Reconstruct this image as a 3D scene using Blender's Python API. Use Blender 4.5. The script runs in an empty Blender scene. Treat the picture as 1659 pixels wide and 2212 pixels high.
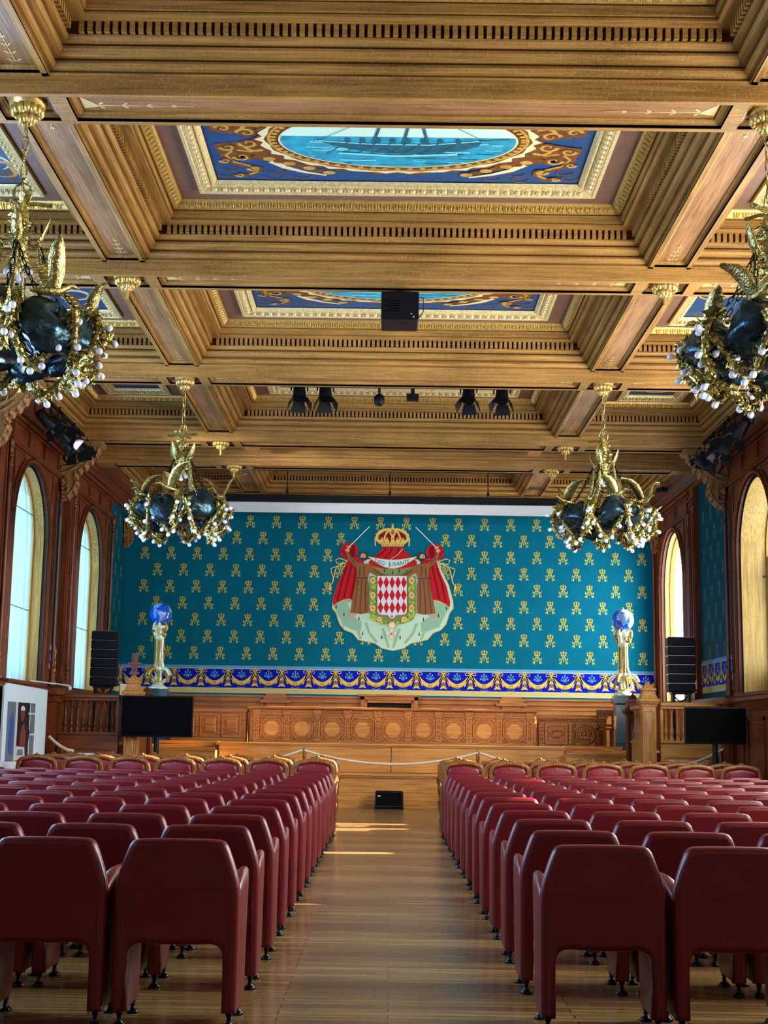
import bpy, math, random
from math import sin, cos, pi, radians as R
from mathutils import Vector, Matrix
random.seed(7)
S = bpy.context.scene
COL = S.collection

# ---------------------------------------------------------------- camera, light, exposure
def setup_camera():
    F, CXp, CYp = 3000.0, 829.5, 1106.0
    roll, vpx, vpy = 0.0147, 838.0, 1586.0
    dx, dy = vpx-CXp, vpy-CYp
    ux = dx*cos(roll)+dy*sin(roll); uy = -dx*sin(roll)+dy*cos(roll)
    P = math.atan(uy/F); Y = math.atan(ux/F*cos(P))
    f = Vector((-sin(Y)*cos(P), cos(Y)*cos(P), sin(P)))
    r = Vector((cos(Y), sin(Y), 0)); u = r.cross(f)
    r2 = r*cos(roll)+u*sin(roll); u2 = -r*sin(roll)+u*cos(roll)
    cd = bpy.data.cameras.new('camera'); co = bpy.data.objects.new('camera', cd); COL.objects.link(co)
    m = Matrix((r2, u2, -f)).transposed().to_4x4(); m.translation = Vector((-0.02, 0, 1.4))
    co.matrix_world = m
    cd.sensor_fit = 'HORIZONTAL'; cd.sensor_width = 36; cd.lens = F/1659*36; cd.clip_end = 200
    S.camera = co
setup_camera()

def area(name, loc, rot, sx, sy, power, color, spread=180):
    l = bpy.data.lights.new(name, 'AREA'); l.shape = 'RECTANGLE'; l.size = sx; l.size_y = sy
    l.energy = power; l.color = color; l.spread = R(spread)
    o = bpy.data.objects.new(name, l); COL.objects.link(o); o.location = loc; o.rotation_euler = rot
    return o
# daylight coming in through the windows.  rot (0,-90,0): -z points to -x ; (0,90,0): -z points to +x?
def window_light(name, side, yc, zc, w, h, power, color, x):
    # side -1: left wall, light travels +x ; side +1: right wall, light travels -x
    o = area(name, (side*x, yc, zc), (0, side*R(90), 0), h, w, power, color)
    return o
SKY_L = (0.36, 0.80, 1.0); SKY_R = (0.80, 0.95, 1.0)
VIS_L, VIS_R = 85.0, 260.0
LW = [(-1, 22.2), (-1, 26.74)]; RW = [(1, 22.2), (1, 28.67)]
for i, (s, y) in enumerate(LW): window_light('daylight_left', s, y, 3.9, 2.6, 3.9, VIS_L, SKY_L, 6.75)
for i, (s, y) in enumerate(RW): window_light('daylight_right', s, y, 3.9, 2.6, 3.9, VIS_R, SKY_R, 6.75)
NEARW = [-0.05, 4.4, 8.85, 13.3, 17.75]
for y in NEARW:  # unseen fill lamps added on the room side of the panels, brightening the hall
    window_light('fill_left_near', -1, y, 3.8, 2.0, 3.2, 30 if y < 6 else 340, (0.44, 0.66, 1.0), 5.84)
    window_light('fill_right_near', 1, y, 3.8, 2.0, 3.2, 50 if y < 6 else 560, (0.98, 0.94, 0.88), 5.84)
# unseen fill lamp added behind the camera; the rear wall has no window
area('rear_fill', (0, -5.6, 3.6), (R(90), 0, 0), 8, 4.0, 45, (1.0, 0.93, 0.82))
def sun():
    l = bpy.data.lights.new('sun', 'SUN'); l.energy = 65; l.angle = R(0.5); l.color = (1, .93, .8)
    o = bpy.data.objects.new('sun', l); COL.objects.link(o)
    d = Vector((-1, -0.07, -0.42)); o.rotation_euler = d.to_track_quat('-Z', 'Y').to_euler(); o.location = (12, 15, 8)
sun()
w = bpy.data.worlds.new('world'); S.world = w; w.use_nodes = True
bg = w.node_tree.nodes['Background']; bg.inputs[0].default_value = (0.35, 0.75, 1.0, 1); bg.inputs[1].default_value = 1.0
S.view_settings.view_transform = 'Standard'; S.view_settings.look = 'None'
S.view_settings.exposure = 0.0; S.view_settings.gamma = 1.0; S.view_settings.use_curve_mapping = False
S.cycles.max_bounces = 7; S.cycles.diffuse_bounces = 4; S.cycles.glossy_bounces = 3
S.cycles.transmission_bounces = 4; S.cycles.transparent_max_bounces = 8
S.cycles.sample_clamp_indirect = 4.0; S.cycles.use_denoising = True
S.cycles.caustics_reflective = False; S.cycles.caustics_refractive = False

def spot(loc, to, power, ang, color, blend=.8, size=.15):
    l = bpy.data.lights.new('stage_spot', 'SPOT'); l.energy = power; l.spot_size = R(ang); l.spot_blend = blend; l.color = color; l.shadow_soft_size = size
    o = bpy.data.objects.new('stage_spot', l); COL.objects.link(o); o.location = loc
    o.rotation_euler = (Vector(to)-Vector(loc)).to_track_quat('-Z', 'Y').to_euler()
spot((-5.2, 22.2, 6.0), (2.6, 30.6, 3.8), 1800, 52, (1.0, .95, .85))
spot((5.2, 22.2, 6.0), (-1.0, 30.0, 2.2), 500, 60, (1.0, .93, .8))
spot((0.2, 20.3, 6.1), (0, 27.6, .8), 500, 60, (1.0, .9, .72))

# ---------------------------------------------------------------- materials
def lin(r, g, b):
    f = lambda c: (c/255/12.92) if c/255 <= .04045 else ((c/255+.055)/1.055)**2.4
    return (f(r), f(g), f(b), 1)
def mat(name, color, rough=.5, metal=0, emit=None, es=1, spec=.5, coat=0, noise=0, nscale=8, bump=0, bscale=40):
    m = bpy.data.materials.new(name); m.use_nodes = True
    nt = m.node_tree; b = nt.nodes['Principled BSDF']
    b.inputs['Base Color'].default_value = color; b.inputs['Roughness'].default_value = rough
    b.inputs['Metallic'].default_value = metal; b.inputs['Specular IOR Level'].default_value = spec
    b.inputs['Coat Weight'].default_value = coat
    if emit: b.inputs['Emission Color'].default_value = emit; b.inputs['Emission Strength'].default_value = es
    if noise or bump:
        tc = nt.nodes.new('ShaderNodeTexCoord')
    if noise:
        n = nt.nodes.new('ShaderNodeTexNoise'); n.inputs['Scale'].default_value = nscale; n.inputs['Detail'].default_value = 5
        r = nt.nodes.new('ShaderNodeValToRGB'); c = color
        r.color_ramp.elements[0].position = .3; r.color_ramp.elements[1].position = .7
        r.color_ramp.elements[0].color = tuple(x*(1-noise) for x in c[:3])+(1,)
        r.color_ramp.elements[1].color = tuple(min(1, x*(1+noise)) for x in c[:3])+(1,)
        nt.links.new(tc.outputs['Object'], n.inputs['Vector']); nt.links.new(n.outputs['Fac'], r.inputs['Fac'])
        nt.links.new(r.outputs['Color'], b.inputs['Base Color'])
    if bump:
        n2 = nt.nodes.new('ShaderNodeTexNoise'); n2.inputs['Scale'].default_value = bscale; n2.inputs['Detail'].default_value = 3
        bp = nt.nodes.new('ShaderNodeBump'); bp.inputs['Strength'].default_value = bump; bp.inputs['Distance'].default_value = .01
        nt.links.new(tc.outputs['Object'], n2.inputs['Vector']); nt.links.new(n2.outputs['Fac'], bp.inputs['Height'])
        nt.links.new(bp.outputs['Normal'], b.inputs['Normal'])
    return m
def wood(name, c0, c1, axis='x', rough=.45, scale=1.0, flecks=0.0, coat=0, spec=.4):
    m = bpy.data.materials.new(name); m.use_nodes = True
    nt = m.node_tree; b = nt.nodes['Principled BSDF']; L = nt.links.new
    b.inputs['Roughness'].default_value = rough; b.inputs['Coat Weight'].default_value = coat
    b.inputs['Specular IOR Level'].default_value = spec
    tc = nt.nodes.new('ShaderNodeTexCoord'); mp = nt.nodes.new('ShaderNodeMapping')
    sc = {'x': (.9, 22, 22), 'y': (22, .9, 22), 'z': (22, 22, .9)}[axis]
    mp.inputs['Scale'].default_value = tuple(v*scale for v in sc)
    L(tc.outputs['Object'], mp.inputs['Vector'])
    n = nt.nodes.new('ShaderNodeTexNoise'); n.inputs['Scale'].default_value = 1.6; n.inputs['Detail'].default_value = 7
    n.inputs['Distortion'].default_value = .8
    L(mp.outputs[0], n.inputs['Vector'])
    n3 = nt.nodes.new('ShaderNodeTexNoise'); n3.inputs['Scale'].default_value = .9; n3.inputs['Detail'].default_value = 2
    L(tc.outputs['Object'], n3.inputs['Vector'])
    mx0 = nt.nodes.new('ShaderNodeMath'); mx0.operation = 'MULTIPLY_ADD'; mx0.inputs[1].default_value = .5; 
    L(n3.outputs['Fac'], mx0.inputs[0]); 
    ad = nt.nodes.new('ShaderNodeMath'); ad.operation = 'ADD'; ad.inputs[1].default_value = -.25
    L(n.outputs['Fac'], ad.inputs[0]); L(ad.outputs[0], mx0.inputs[2])
    r = nt.nodes.new('ShaderNodeValToRGB')
    r.color_ramp.elements[0].position = .32; r.color_ramp.elements[1].position = .68
    r.color_ramp.elements[0].color = c0; r.color_ramp.elements[1].color = c1
    L(mx0.outputs[0], r.inputs['Fac']); out = r.outputs['Color']
    if flecks:
        w_ = nt.nodes.new('ShaderNodeTexNoise'); w_.inputs['Scale'].default_value = 9; w_.inputs['Distortion'].default_value = 4
        mp2 = nt.nodes.new('ShaderNodeMapping'); mp2.inputs['Scale'].default_value = {'x': (2, 1, 1), 'y': (1, 2, 1), 'z': (1, 1, .6)}[axis]
        L(tc.outputs['Object'], mp2.inputs['Vector']); L(mp2.outputs[0], w_.inputs['Vector'])
        rr = nt.nodes.new('ShaderNodeValToRGB'); e = rr.color_ramp.elements
        e[0].position = .50; e[0].color = (0, 0, 0, 1); e[1].position = .56; e[1].color = (0, 0, 0, 1)
        k = e.new(.53); k.color = (flecks, flecks, flecks, 1)
        L(w_.outputs['Fac'], rr.inputs['Fac'])
        mx = nt.nodes.new('ShaderNodeMixRGB'); mx.inputs[2].default_value = tuple(min(1, v*1.6) for v in c1[:3])+(1,)
        L(rr.outputs['Color'], mx.inputs[0]); L(out, mx.inputs[1]); out = mx.outputs[0]
    L(out, b.inputs['Base Color'])
    bp = nt.nodes.new('ShaderNodeBump'); bp.inputs['Strength'].default_value = .15; bp.inputs['Distance'].default_value = .01
    L(n.outputs['Fac'], bp.inputs['Height']); L(bp.outputs['Normal'], b.inputs['Normal'])
    return m
MT = {}
CW0, CW1 = lin(122, 88, 40), lin(174, 132, 68)
MT['ceil_x'] = wood('oak_ceiling_along_x', CW0, CW1, 'x', .5, flecks=.6)
MT['ceil_y'] = wood('oak_ceiling_along_y', CW0, CW1, 'y', .42, flecks=.2)
MT['ceil_panel'] = wood('oak_inlay_panel', lin(130, 92, 56), lin(172, 130, 88), 'y', .35, flecks=.2)
MT['ceil_panel_x'] = wood('oak_inlay_panel_x', lin(124, 86, 52), lin(166, 124, 82), 'x', .4, flecks=.5)
MT['dark_x'] = wood('brown_oak_x', lin(84, 42, 16), lin(132, 70, 28), 'x', .4, flecks=.15)
MT['dark_y'] = wood('brown_oak_y', lin(74, 32, 12), lin(124, 60, 24), 'y', .4, flecks=.15)
MT['dark_z'] = wood('brown_oak_z', lin(74, 32, 12), lin(124, 60, 24), 'z', .4)
MT['stage_x'] = wood('stage_oak_x', lin(168, 106, 44), lin(212, 150, 76), 'x', .38, flecks=.2)
MT['stage_z'] = wood('stage_oak_z', lin(160, 100, 42), lin(206, 142, 70), 'z', .4)
MT['desk'] = wood('carved_desk_oak', lin(134, 80, 34), lin(186, 122, 58), 'x', .4)
MT['desk_hi'] = wood('light_panel_oak', lin(160, 106, 46), lin(200, 146, 72), 'x', .4)
MT['reveal'] = wood('honey_oak_reveal', lin(150, 108, 46), lin(196, 152, 80), 'z', .5, flecks=.3)
MT['chairwood'] = wood('carved_walnut', lin(98, 58, 24), lin(152, 100, 48), 'z', .35)
MT['corbel'] = wood('carved_corbel_oak', lin(120, 84, 46), lin(168, 126, 76), 'z', .5)
MT['gold'] = mat('gilding', lin(214, 182, 104), .36, .6, noise=.25, nscale=30)
MT['goldpaint'] = mat('gold_paint', lin(214, 186, 92), .55)
MT['cream'] = mat('cream_gilt_plaster', lin(226, 206, 148), .4, .3, noise=.2, nscale=30)
MT['taupe'] = mat('taupe_panel', lin(120, 90, 74), .6, noise=.08)
MT['black'] = mat('black_metal', lin(5, 7, 14), .5, spec=.25)
MT['blackplastic'] = mat('black_plastic', lin(6, 9, 18), .5, spec=.2)
MT['screen'] = mat('black_screen', lin(2, 3, 5), .6, spec=.05)
MT['white'] = mat('white_fabric', lin(225, 232, 240), .7)
MT['rope'] = mat('white_rope', lin(228, 214, 196), .8, bump=.6, bscale=120)
MT['leather'] = mat('burgundy_leather', lin(98, 5, 19), .36, noise=.12, nscale=5, bump=.10, bscale=260, spec=.5)
MT['leather2'] = mat('crimson_upholstery', lin(112, 10, 28), .4, noise=.1)
MT['darkpiping'] = mat('dark_piping', lin(60, 6, 14), .5)
MT['footmetal'] = mat('dark_foot_metal', lin(30, 32, 38), .3, .8)
MT['brass'] = mat('aged_brass', lin(182, 170, 106), .25, .9, noise=.6, nscale=25, bump=.8, bscale=60)
MT['bronze'] = mat('dark_green_bronze', lin(40, 66, 78), .22, .7, noise=.5, nscale=12, bump=.6, bscale=25)
MT['bulb'] = mat('frosted_bulb_glass', lin(238, 243, 255), .12)
MT['chain'] = mat('dark_chain', lin(40, 38, 30), .35, .9)
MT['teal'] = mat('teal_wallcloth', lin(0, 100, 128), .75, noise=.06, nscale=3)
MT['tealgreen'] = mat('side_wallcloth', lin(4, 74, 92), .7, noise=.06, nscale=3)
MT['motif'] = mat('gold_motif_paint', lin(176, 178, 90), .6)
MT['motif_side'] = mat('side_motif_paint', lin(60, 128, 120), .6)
MT['redpaint'] = mat('motif_red', lin(150, 90, 50), .6)
MT['fblue'] = mat('frieze_ultramarine', lin(8, 24, 170), .65)
MT['flight'] = mat('frieze_pale_blue', lin(90, 160, 210), .65)
MT['fgold'] = mat('frieze_gold', lin(216, 190, 98), .6)
MT['fgold2'] = mat('frieze_shadow_gold', lin(140, 112, 50), .6)
MT['fcream'] = mat('frieze_cream', lin(200, 196, 150), .6)
MT['marble'] = mat('blue_green_marble', lin(24, 72, 88), .2, noise=.45, nscale=9)
MT['ivory'] = mat('gilded_ivory', lin(234, 238, 206), .28, .2, noise=.15, nscale=20)
MT['gold2'] = mat('antique_gold', lin(178, 150, 78), .35, .7, noise=.4, nscale=30)
MT['ocean'] = mat('globe_ocean', lin(16, 92, 226), .12, spec=.6, coat=.4)
MT['land'] = mat('globe_land', lin(140, 180, 240), .2)
MT['redarms'] = mat('heraldic_red', lin(178, 28, 38), .6)
MT['redarms2'] = mat('heraldic_dark_red', lin(120, 12, 28), .6)
MT['ermine'] = mat('ermine_lining', lin(176, 214, 196), .6)
MT['ermine2'] = mat('ermine_fold', lin(136, 180, 156), .6)
MT['ermine3'] = mat('ermine_shadow_cloth', lin(120, 134, 92), .6)
MT['robe'] = mat('brown_habit', lin(132, 92, 60), .6)
MT['robe2'] = mat('brown_habit_fold', lin(96, 62, 38), .6)
MT['skin'] = mat('painted_skin', lin(196, 146, 116), .6)
MT['hair'] = mat('painted_hair', lin(32, 26, 32), .6)
MT['ribbon'] = mat('ribbon_blue_white', lin(190, 220, 234), .6)
MT['ink'] = mat('ink_teal', lin(20, 60, 74), .6)
MT['silver'] = mat('heraldic_silver', lin(206, 214, 232), .6)
MT['leafgreen'] = mat('collar_green', lin(140, 196, 50), .6)
MT['rim'] = mat('mantle_rim', lin(206, 178, 120), .6)
MT['p_blue'] = mat('painting_blue', lin(6, 66, 118), .5, noise=.15, nscale=9)
MT['p_sea'] = mat('painting_sea', lin(30, 150, 180), .5, noise=.3, nscale=7)
MT['p_sea2'] = mat('painting_foam', lin(130, 214, 220), .5, noise=.15, nscale=9)
MT['p_sky'] = mat('painting_sky', lin(196, 232, 216), .5)
MT['p_boat'] = mat('painting_boat', lin(16, 90, 112), .5, noise=.3, nscale=9)
MT['p_brown'] = mat('painting_brown', lin(108, 62, 22), .5, noise=.4, nscale=16)
MT['p_ochre'] = mat('painting_ochre', lin(186, 142, 62), .5, noise=.25, nscale=16)
MT['p_cream'] = mat('painting_cream', lin(216, 208, 160), .5)
MT['inlay'] = mat('pale_inlay', lin(232, 206, 140), .4, .2)
MT['boardwhite'] = mat('white_board', lin(200, 228, 246), .5)
MT['ph_dark'] = mat('print_dark', lin(20, 18, 30), .4)
MT['ph_red'] = mat('print_redbrown', lin(112, 48, 44), .4)
MT['ph_pale'] = mat('print_pale', lin(186, 206, 216), .4)
MT['ph_blue'] = mat('print_blue', lin(40, 80, 160), .4, noise=.4, nscale=14)
MT['ph_grey'] = mat('print_grey', lin(96, 110, 124), .4)
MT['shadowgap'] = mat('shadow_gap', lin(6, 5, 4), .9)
MT['outside'] = mat('pale_green_shutter', lin(70, 130, 110), .6)

def curtain_mat(name, col, tr):
    m = bpy.data.materials.new(name); m.use_nodes = True; nt = m.node_tree; nt.nodes.clear()
    o = nt.nodes.new('ShaderNodeOutputMaterial'); t = nt.nodes.new('ShaderNodeBsdfTransparent'); d = nt.nodes.new('ShaderNodeBsdfTranslucent')
    x = nt.nodes.new('ShaderNodeMixShader'); x.inputs[0].default_value = tr
    d.inputs[0].default_value = col; t.inputs[0].default_value = (.94, .97, 1, 1)
    nt.links.new(t.outputs[0], x.inputs[1]); nt.links.new(d.outputs[0], x.inputs[2]); nt.links.new(x.outputs[0], o.inputs[0])
    return m
for k_ in ('teal', 'tealgreen', 'motif', 'motif_side', 'redpaint', 'fblue', 'flight', 'fgold', 'fgold2', 'fcream', 'redarms', 'redarms2', 'ermine', 'ermine2', 'ermine3', 'robe', 'robe2', 'silver', 'ribbon', 'rim', 'leafgreen'):
    MT[k_].node_tree.nodes['Principled BSDF'].inputs['Specular IOR Level'].default_value = .08
MT['curtain'] = curtain_mat('sheer_curtain_cloth', (.85, .93, 1, 1), .45)
MT['hem'] = mat('curtain_seam', lin(70, 120, 140), .8)

def floor_mat():
    m = bpy.data.materials.new('parquet'); m.use_nodes = True; nt = m.node_tree; L = nt.links.new
    b = nt.nodes['Principled BSDF']
    tc = nt.nodes.new('ShaderNodeTexCoord'); br = nt.nodes.new('ShaderNodeTexBrick')
    br.inputs['Scale'].default_value = 1.0; br.inputs['Brick Width'].default_value = 1.5; br.inputs['Row Height'].default_value = .085
    br.inputs['Mortar Size'].default_value = .004; br.offset = .37; br.inputs['Mortar Smooth'].default_value = .3
    br.inputs['Color1'].default_value = lin(160, 130, 80); br.inputs['Color2'].default_value = lin(118, 90, 52)
    br.inputs['Mortar'].default_value = lin(40, 26, 14); br.inputs['Bias'].default_value = 0
    L(tc.outputs['Object'], br.inputs['Vector'])
    mp = nt.nodes.new('ShaderNodeMapping'); mp.inputs['Scale'].default_value = (.8, 18, 1); L(tc.outputs['Object'], mp.inputs['Vector'])
    n = nt.nodes.new('ShaderNodeTexNoise'); n.inputs['Scale'].default_value = 2; n.inputs['Detail'].default_value = 8; L(mp.outputs[0], n.inputs['Vector'])
    mx = nt.nodes.new('ShaderNodeMixRGB'); mx.blend_type = 'MULTIPLY'; mx.inputs[0].default_value = .8
    r = nt.nodes.new('ShaderNodeValToRGB'); r.color_ramp.elements[0].position = .3; r.color_ramp.elements[1].position = .65
    r.color_ramp.elements[0].color = (.38, .33, .28, 1); r.color_ramp.elements[1].color = (1.2, 1.2, 1.2, 1)
    L(n.outputs['Fac'], r.inputs['Fac']); L(br.outputs['Color'], mx.inputs[1]); L(r.outputs['Color'], mx.inputs[2])
    L(mx.outputs[0], b.inputs['Base Color'])
    b.inputs['Roughness'].default_value = .22; b.inputs['Specular IOR Level'].default_value = .38
    n2 = nt.nodes.new('ShaderNodeTexNoise'); n2.inputs['Scale'].default_value = 6; mp2 = nt.nodes.new('ShaderNodeMapping')
    mp2.inputs['Scale'].default_value = (.5, 4, 1); L(tc.outputs['Object'], mp2.inputs['Vector']); L(mp2.outputs[0], n2.inputs['Vector'])
    bp = nt.nodes.new('ShaderNodeBump'); bp.inputs['Strength'].default_value = .1; bp.inputs['Distance'].default_value = .01
    L(n2.outputs['Fac'], bp.inputs['Height']); L(bp.outputs['Normal'], b.inputs['Normal'])
    return m
MT['floor'] = floor_mat()

# ---------------------------------------------------------------- mesh helper
class MB:
    def __init__(s): s.v = []; s.f = []; s.m = []; s.mi = 0; s.sm = []; s.smooth = False
    def add(s, vs, fs, mi=None, smooth=None):
        o = len(s.v); s.v += [tuple(v) for v in vs]
        for f in fs:
            s.f.append(tuple(i+o for i in f)); s.m.append(s.mi if mi is None else mi); s.sm.append(s.smooth if smooth is None else smooth)
    def box(s, x0, x1, y0, y1, z0, z1, mi=None):
        vs = [(x0,y0,z0),(x1,y0,z0),(x1,y1,z0),(x0,y1,z0),(x0,y0,z1),(x1,y0,z1),(x1,y1,z1),(x0,y1,z1)]
        s.add(vs, [(0,3,2,1),(4,5,6,7),(0,1,5,4),(1,2,6,5),(2,3,7,6),(3,0,4,7)], mi, False)
    def bev(s, x0, x1, y0, y1, z0, z1, b, mi=None):
        # chamfered box
        s.loftz([(z0, x0+b, x1-b, y0+b, y1-b), (z0+b, x0, x1, y0, y1), (z1-b, x0, x1, y0, y1), (z1, x0+b, x1-b, y0+b, y1-b)], mi)
    def loftz(s, secs, mi=None):
        vs = []; 
        for z, x0, x1, y0, y1 in secs: vs += [(x0,y0,z),(x1,y0,z),(x1,y1,z),(x0,y1,z)]
        fs = [(3,2,1,0)]; n = len(secs)
        for k in range(n-1):
            for i in range(4):
                j = (i+1) % 4; fs.append((4*k+i, 4*k+j, 4*k+4+j, 4*k+4+i))
        fs.append((4*n-4, 4*n-3, 4*n-2, 4*n-1)); s.add(vs, fs, mi, False)
    def rings(s, rings, mi=None, cap=True, smooth=True, close=True):
        n = len(rings[0]); vs = [p for r in rings for p in r]; fs = []
        for k in range(len(rings)-1):
            for i in range(n if close else n-1):
                j = (i+1) % n; fs.append((k*n+i, k*n+j, (k+1)*n+j, (k+1)*n+i))
        s.add(vs, fs, mi, smooth)
        if cap:
            s.add(rings[0], [tuple(range(n))[::-1]], mi, False); s.add(rings[-1], [tuple(range(n))], mi, False)
    def lathe(s, prof, c=(0,0,0), n=16, mi=None, smooth=True, cap=True):
        # prof (r,z)
        s.rings([[(c[0]+r*cos(2*pi*i/n), c[1]+r*sin(2*pi*i/n), c[2]+z) for i in range(n)] for r, z in prof], mi, cap, smooth)
    def tube(s, path, r, n=8, mi=None, cap=True):
        P = [Vector(p) for p in path]; rs = r if isinstance(r, (list, tuple)) else [r]*len(P)
        rings = []; up = None
        for i, p in enumerate(P):
            t = (P[min(i+1, len(P)-1)]-P[max(i-1, 0)])
            if t.length < 1e-9: t = Vector((0,0,1))
            t.normalize()
            if up is None:
                up = Vector((0,0,1)) if abs(t.z) < .9 else Vector((1,0,0))
            a = t.cross(up)
            if a.length < 1e-5: a = t.cross(Vector((1,.3,0)))
            a.normalize(); b = a.cross(t); up = b
            rings.append([tuple(p+a*rs[i]*cos(2*pi*k/n)+b*rs[i]*sin(2*pi*k/n)) for k in range(n)])
        s.rings(rings, mi, cap, True)
    def ell(s, c, rx, ry, rz, nu=10, nv=7, mi=None, rot=None):
        rg = []
        for j in range(nv+1):
            a = -pi/2+pi*j/nv; a = max(-pi/2+.05, min(pi/2-.05, a))
            ring = []
            for i in range(nu):
                v = Vector((rx*cos(a)*cos(2*pi*i/nu), ry*cos(a)*sin(2*pi*i/nu), rz*sin(a)))
                if rot: v = rot @ v
                ring.append(tuple(Vector(c)+v))
            rg.append(ring)
        s.rings(rg, mi, True, True)
    def prism(s, pts, fn, d0, d1, mi=None):
        # pts 2D polygon, fn(u,v,d)->xyz
        n = len(pts); vs = [fn(u, v, d0) for u, v in pts]+[fn(u, v, d1) for u, v in pts]
        fs = [tuple(range(n))[::-1], tuple(range(n, 2*n))]+[(i, (i+1) % n, n+(i+1) % n, n+i) for i in range(n)]
        s.add(vs, fs, mi, False)
    def poly(s, pts, mi=None): s.add(pts, [tuple(range(len(pts)))], mi, False)
    def build(s, name, mats, parent=None, bevel=0, matrix=None):
        me = bpy.data.meshes.new(name)
        V = s.v if matrix is None else [tuple(matrix @ Vector(v)) for v in s.v]
        me.from_pydata(V, [], s.f)
        for mm in (mats if isinstance(mats, (list, tuple)) else [mats]): me.materials.append(MT[mm] if isinstance(mm, str) else mm)
        me.polygons.foreach_set('material_index', s.m); me.polygons.foreach_set('use_smooth', s.sm)
        me.update()
        o = bpy.data.objects.new(name, me); COL.objects.link(o)
        if parent: o.parent = parent
        return o
def tag(o, label, cat, group=None):
    o['label'] = label; o['category'] = cat
    if group: o['group'] = group
    return o
def struct(o): o['kind'] = 'structure'; return o
def empty(name, loc=(0,0,0), rz=0):
    o = bpy.data.objects.new(name, None); COL.objects.link(o); o.location = loc; o.rotation_euler = (0, 0, rz); o.empty_display_size = .1
    return o
def copy_tree(src, parent=None):
    c = src.copy(); COL.objects.link(c); c.parent = parent
    for ch in CH.get(src.name, []): copy_tree(ch, c)
    return c
CH = {}
def register(root):
    CH.clear()
    for o in COL.objects:
        if o.parent: CH.setdefault(o.parent.name, []).append(o)

# ================================================================ ROOM SHELL
XW = 5.9; YB = 30.6; YR = -6.0
f = MB(); f.box(-XW-.3, XW+.3, YR-.2, YB+.3, -.2, 0); struct(f.build('floor', 'floor'))
# inlaid floor hatch lines
# ---- ceiling
ceil = MB(); ceil.box(-XW-.3, XW+.3, YR-.2, YB+.3, 7.35, 7.5)
CEIL = struct(ceil.build('ceiling', 'ceil_x'))
def ring_sweep(mb, x0, x1, y0, y1, prof, mx=0, my=1, cap=None):
    for k in range(len(prof)-1):
        (p, z), (q, w2) = prof[k], prof[k+1]
        A = [(x0+p, y0+p, z), (x1-p, y0+p, z), (x1-p, y1-p, z), (x0+p, y1-p, z)]
        B = [(x0+q, y0+q, w2), (x1-q, y0+q, w2), (x1-q, y1-q, w2), (x0+q, y1-q, w2)]
        for i in range(4):
            j = (i+1) % 4
            mb.add([A[i], A[j], B[j], B[i]], [(0, 1, 2, 3)], mx if i in (0, 2) else my, False)
    if cap is not None:
        p, z = prof[-1]; mb.add([(x0+p, y0+p, z), (x1-p, y0+p, z), (x1-p, y1-p, z), (x0+p, y1-p, z)], [(0, 1, 2, 3)], cap, False)
PROF = [(0, 6.60), (0, 6.615), (.012, 6.62), (.012, 6.628), (-.025, 6.630), (-.025, 6.648), (.035, 6.65), (.056, 6.662), (.068, 6.685), (.062, 6.708), (.015, 6.712), (.015, 6.732),
        (.085, 6.736), (.116, 6.750), (.134, 6.775), (.132, 6.800), (.075, 6.803), (.075, 6.822), (.15, 6.824), (.168, 6.832), (.185, 6.85), (.188, 6.868), (.105, 6.87), (.105, 6.965), (.238, 6.965),
        (.335, 6.965), (.335, 6.985), (.315, 6.987), (.315, 6.998), (.352, 7.0), (.352, 7.078), (.33, 7.08), (.33, 7.092), (.372, 7.094), (.395, 7.098), (.44, 7.135), (.465, 7.165), (.47, 7.178), (.72, 7.178)]
def leaf_unit(mb, place, mi=0):
    # acanthus leaf bump: place(s, p, z) with s along, p inward, z up; unit length ~.1
    for ds, w_ in ((-.018, .014), (.018, .014), (0, .02)):
        pts = []
        base = (.375, 7.088); tip = (.452, 7.148)
        for t, ww, h in ((0, .6, 0), (.35, 1, .018), (.75, .8, .024), (1, .25, .008)):
            p = base[0]+(tip[0]-base[0])*t; z = base[1]+(tip[1]-base[1])*t
            s0 = ds*(1+.8*t)
            # normal approx (down & inward->) = (+p, -z)
            pts.append([place(s0-w_*ww, p, z), place(s0, p+h*.7, z-h), place(s0+w_*ww, p, z)])
        for a in range(3):
            for b in range(2):
                mb.add([pts[a][b], pts[a][b+1], pts[a+1][b+1], pts[a+1][b]], [(0, 1, 2, 3)], mi, True)
    # knob between
    c = place(.05, .435, 7.135)
    mb.ell(c, .013, .013, .016, 5, 3, mi)
def edges(x0, x1, y0, y1):
    # returns list of (length, place(s,p,z)) for 4 sides
    return [
        (x1-x0, lambda s_, p, z: (x0+s_, y1-p, z), 'far'),
        (y1-y0, lambda s_, p, z: (x0+p, y0+s_, z), 'left'),
        (y1-y0, lambda s_, p, z: (x1-p, y0+s_, z), 'right'),
        (x1-x0, lambda s_, p, z: (x0+s_, y0+p, z), 'near')]
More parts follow.
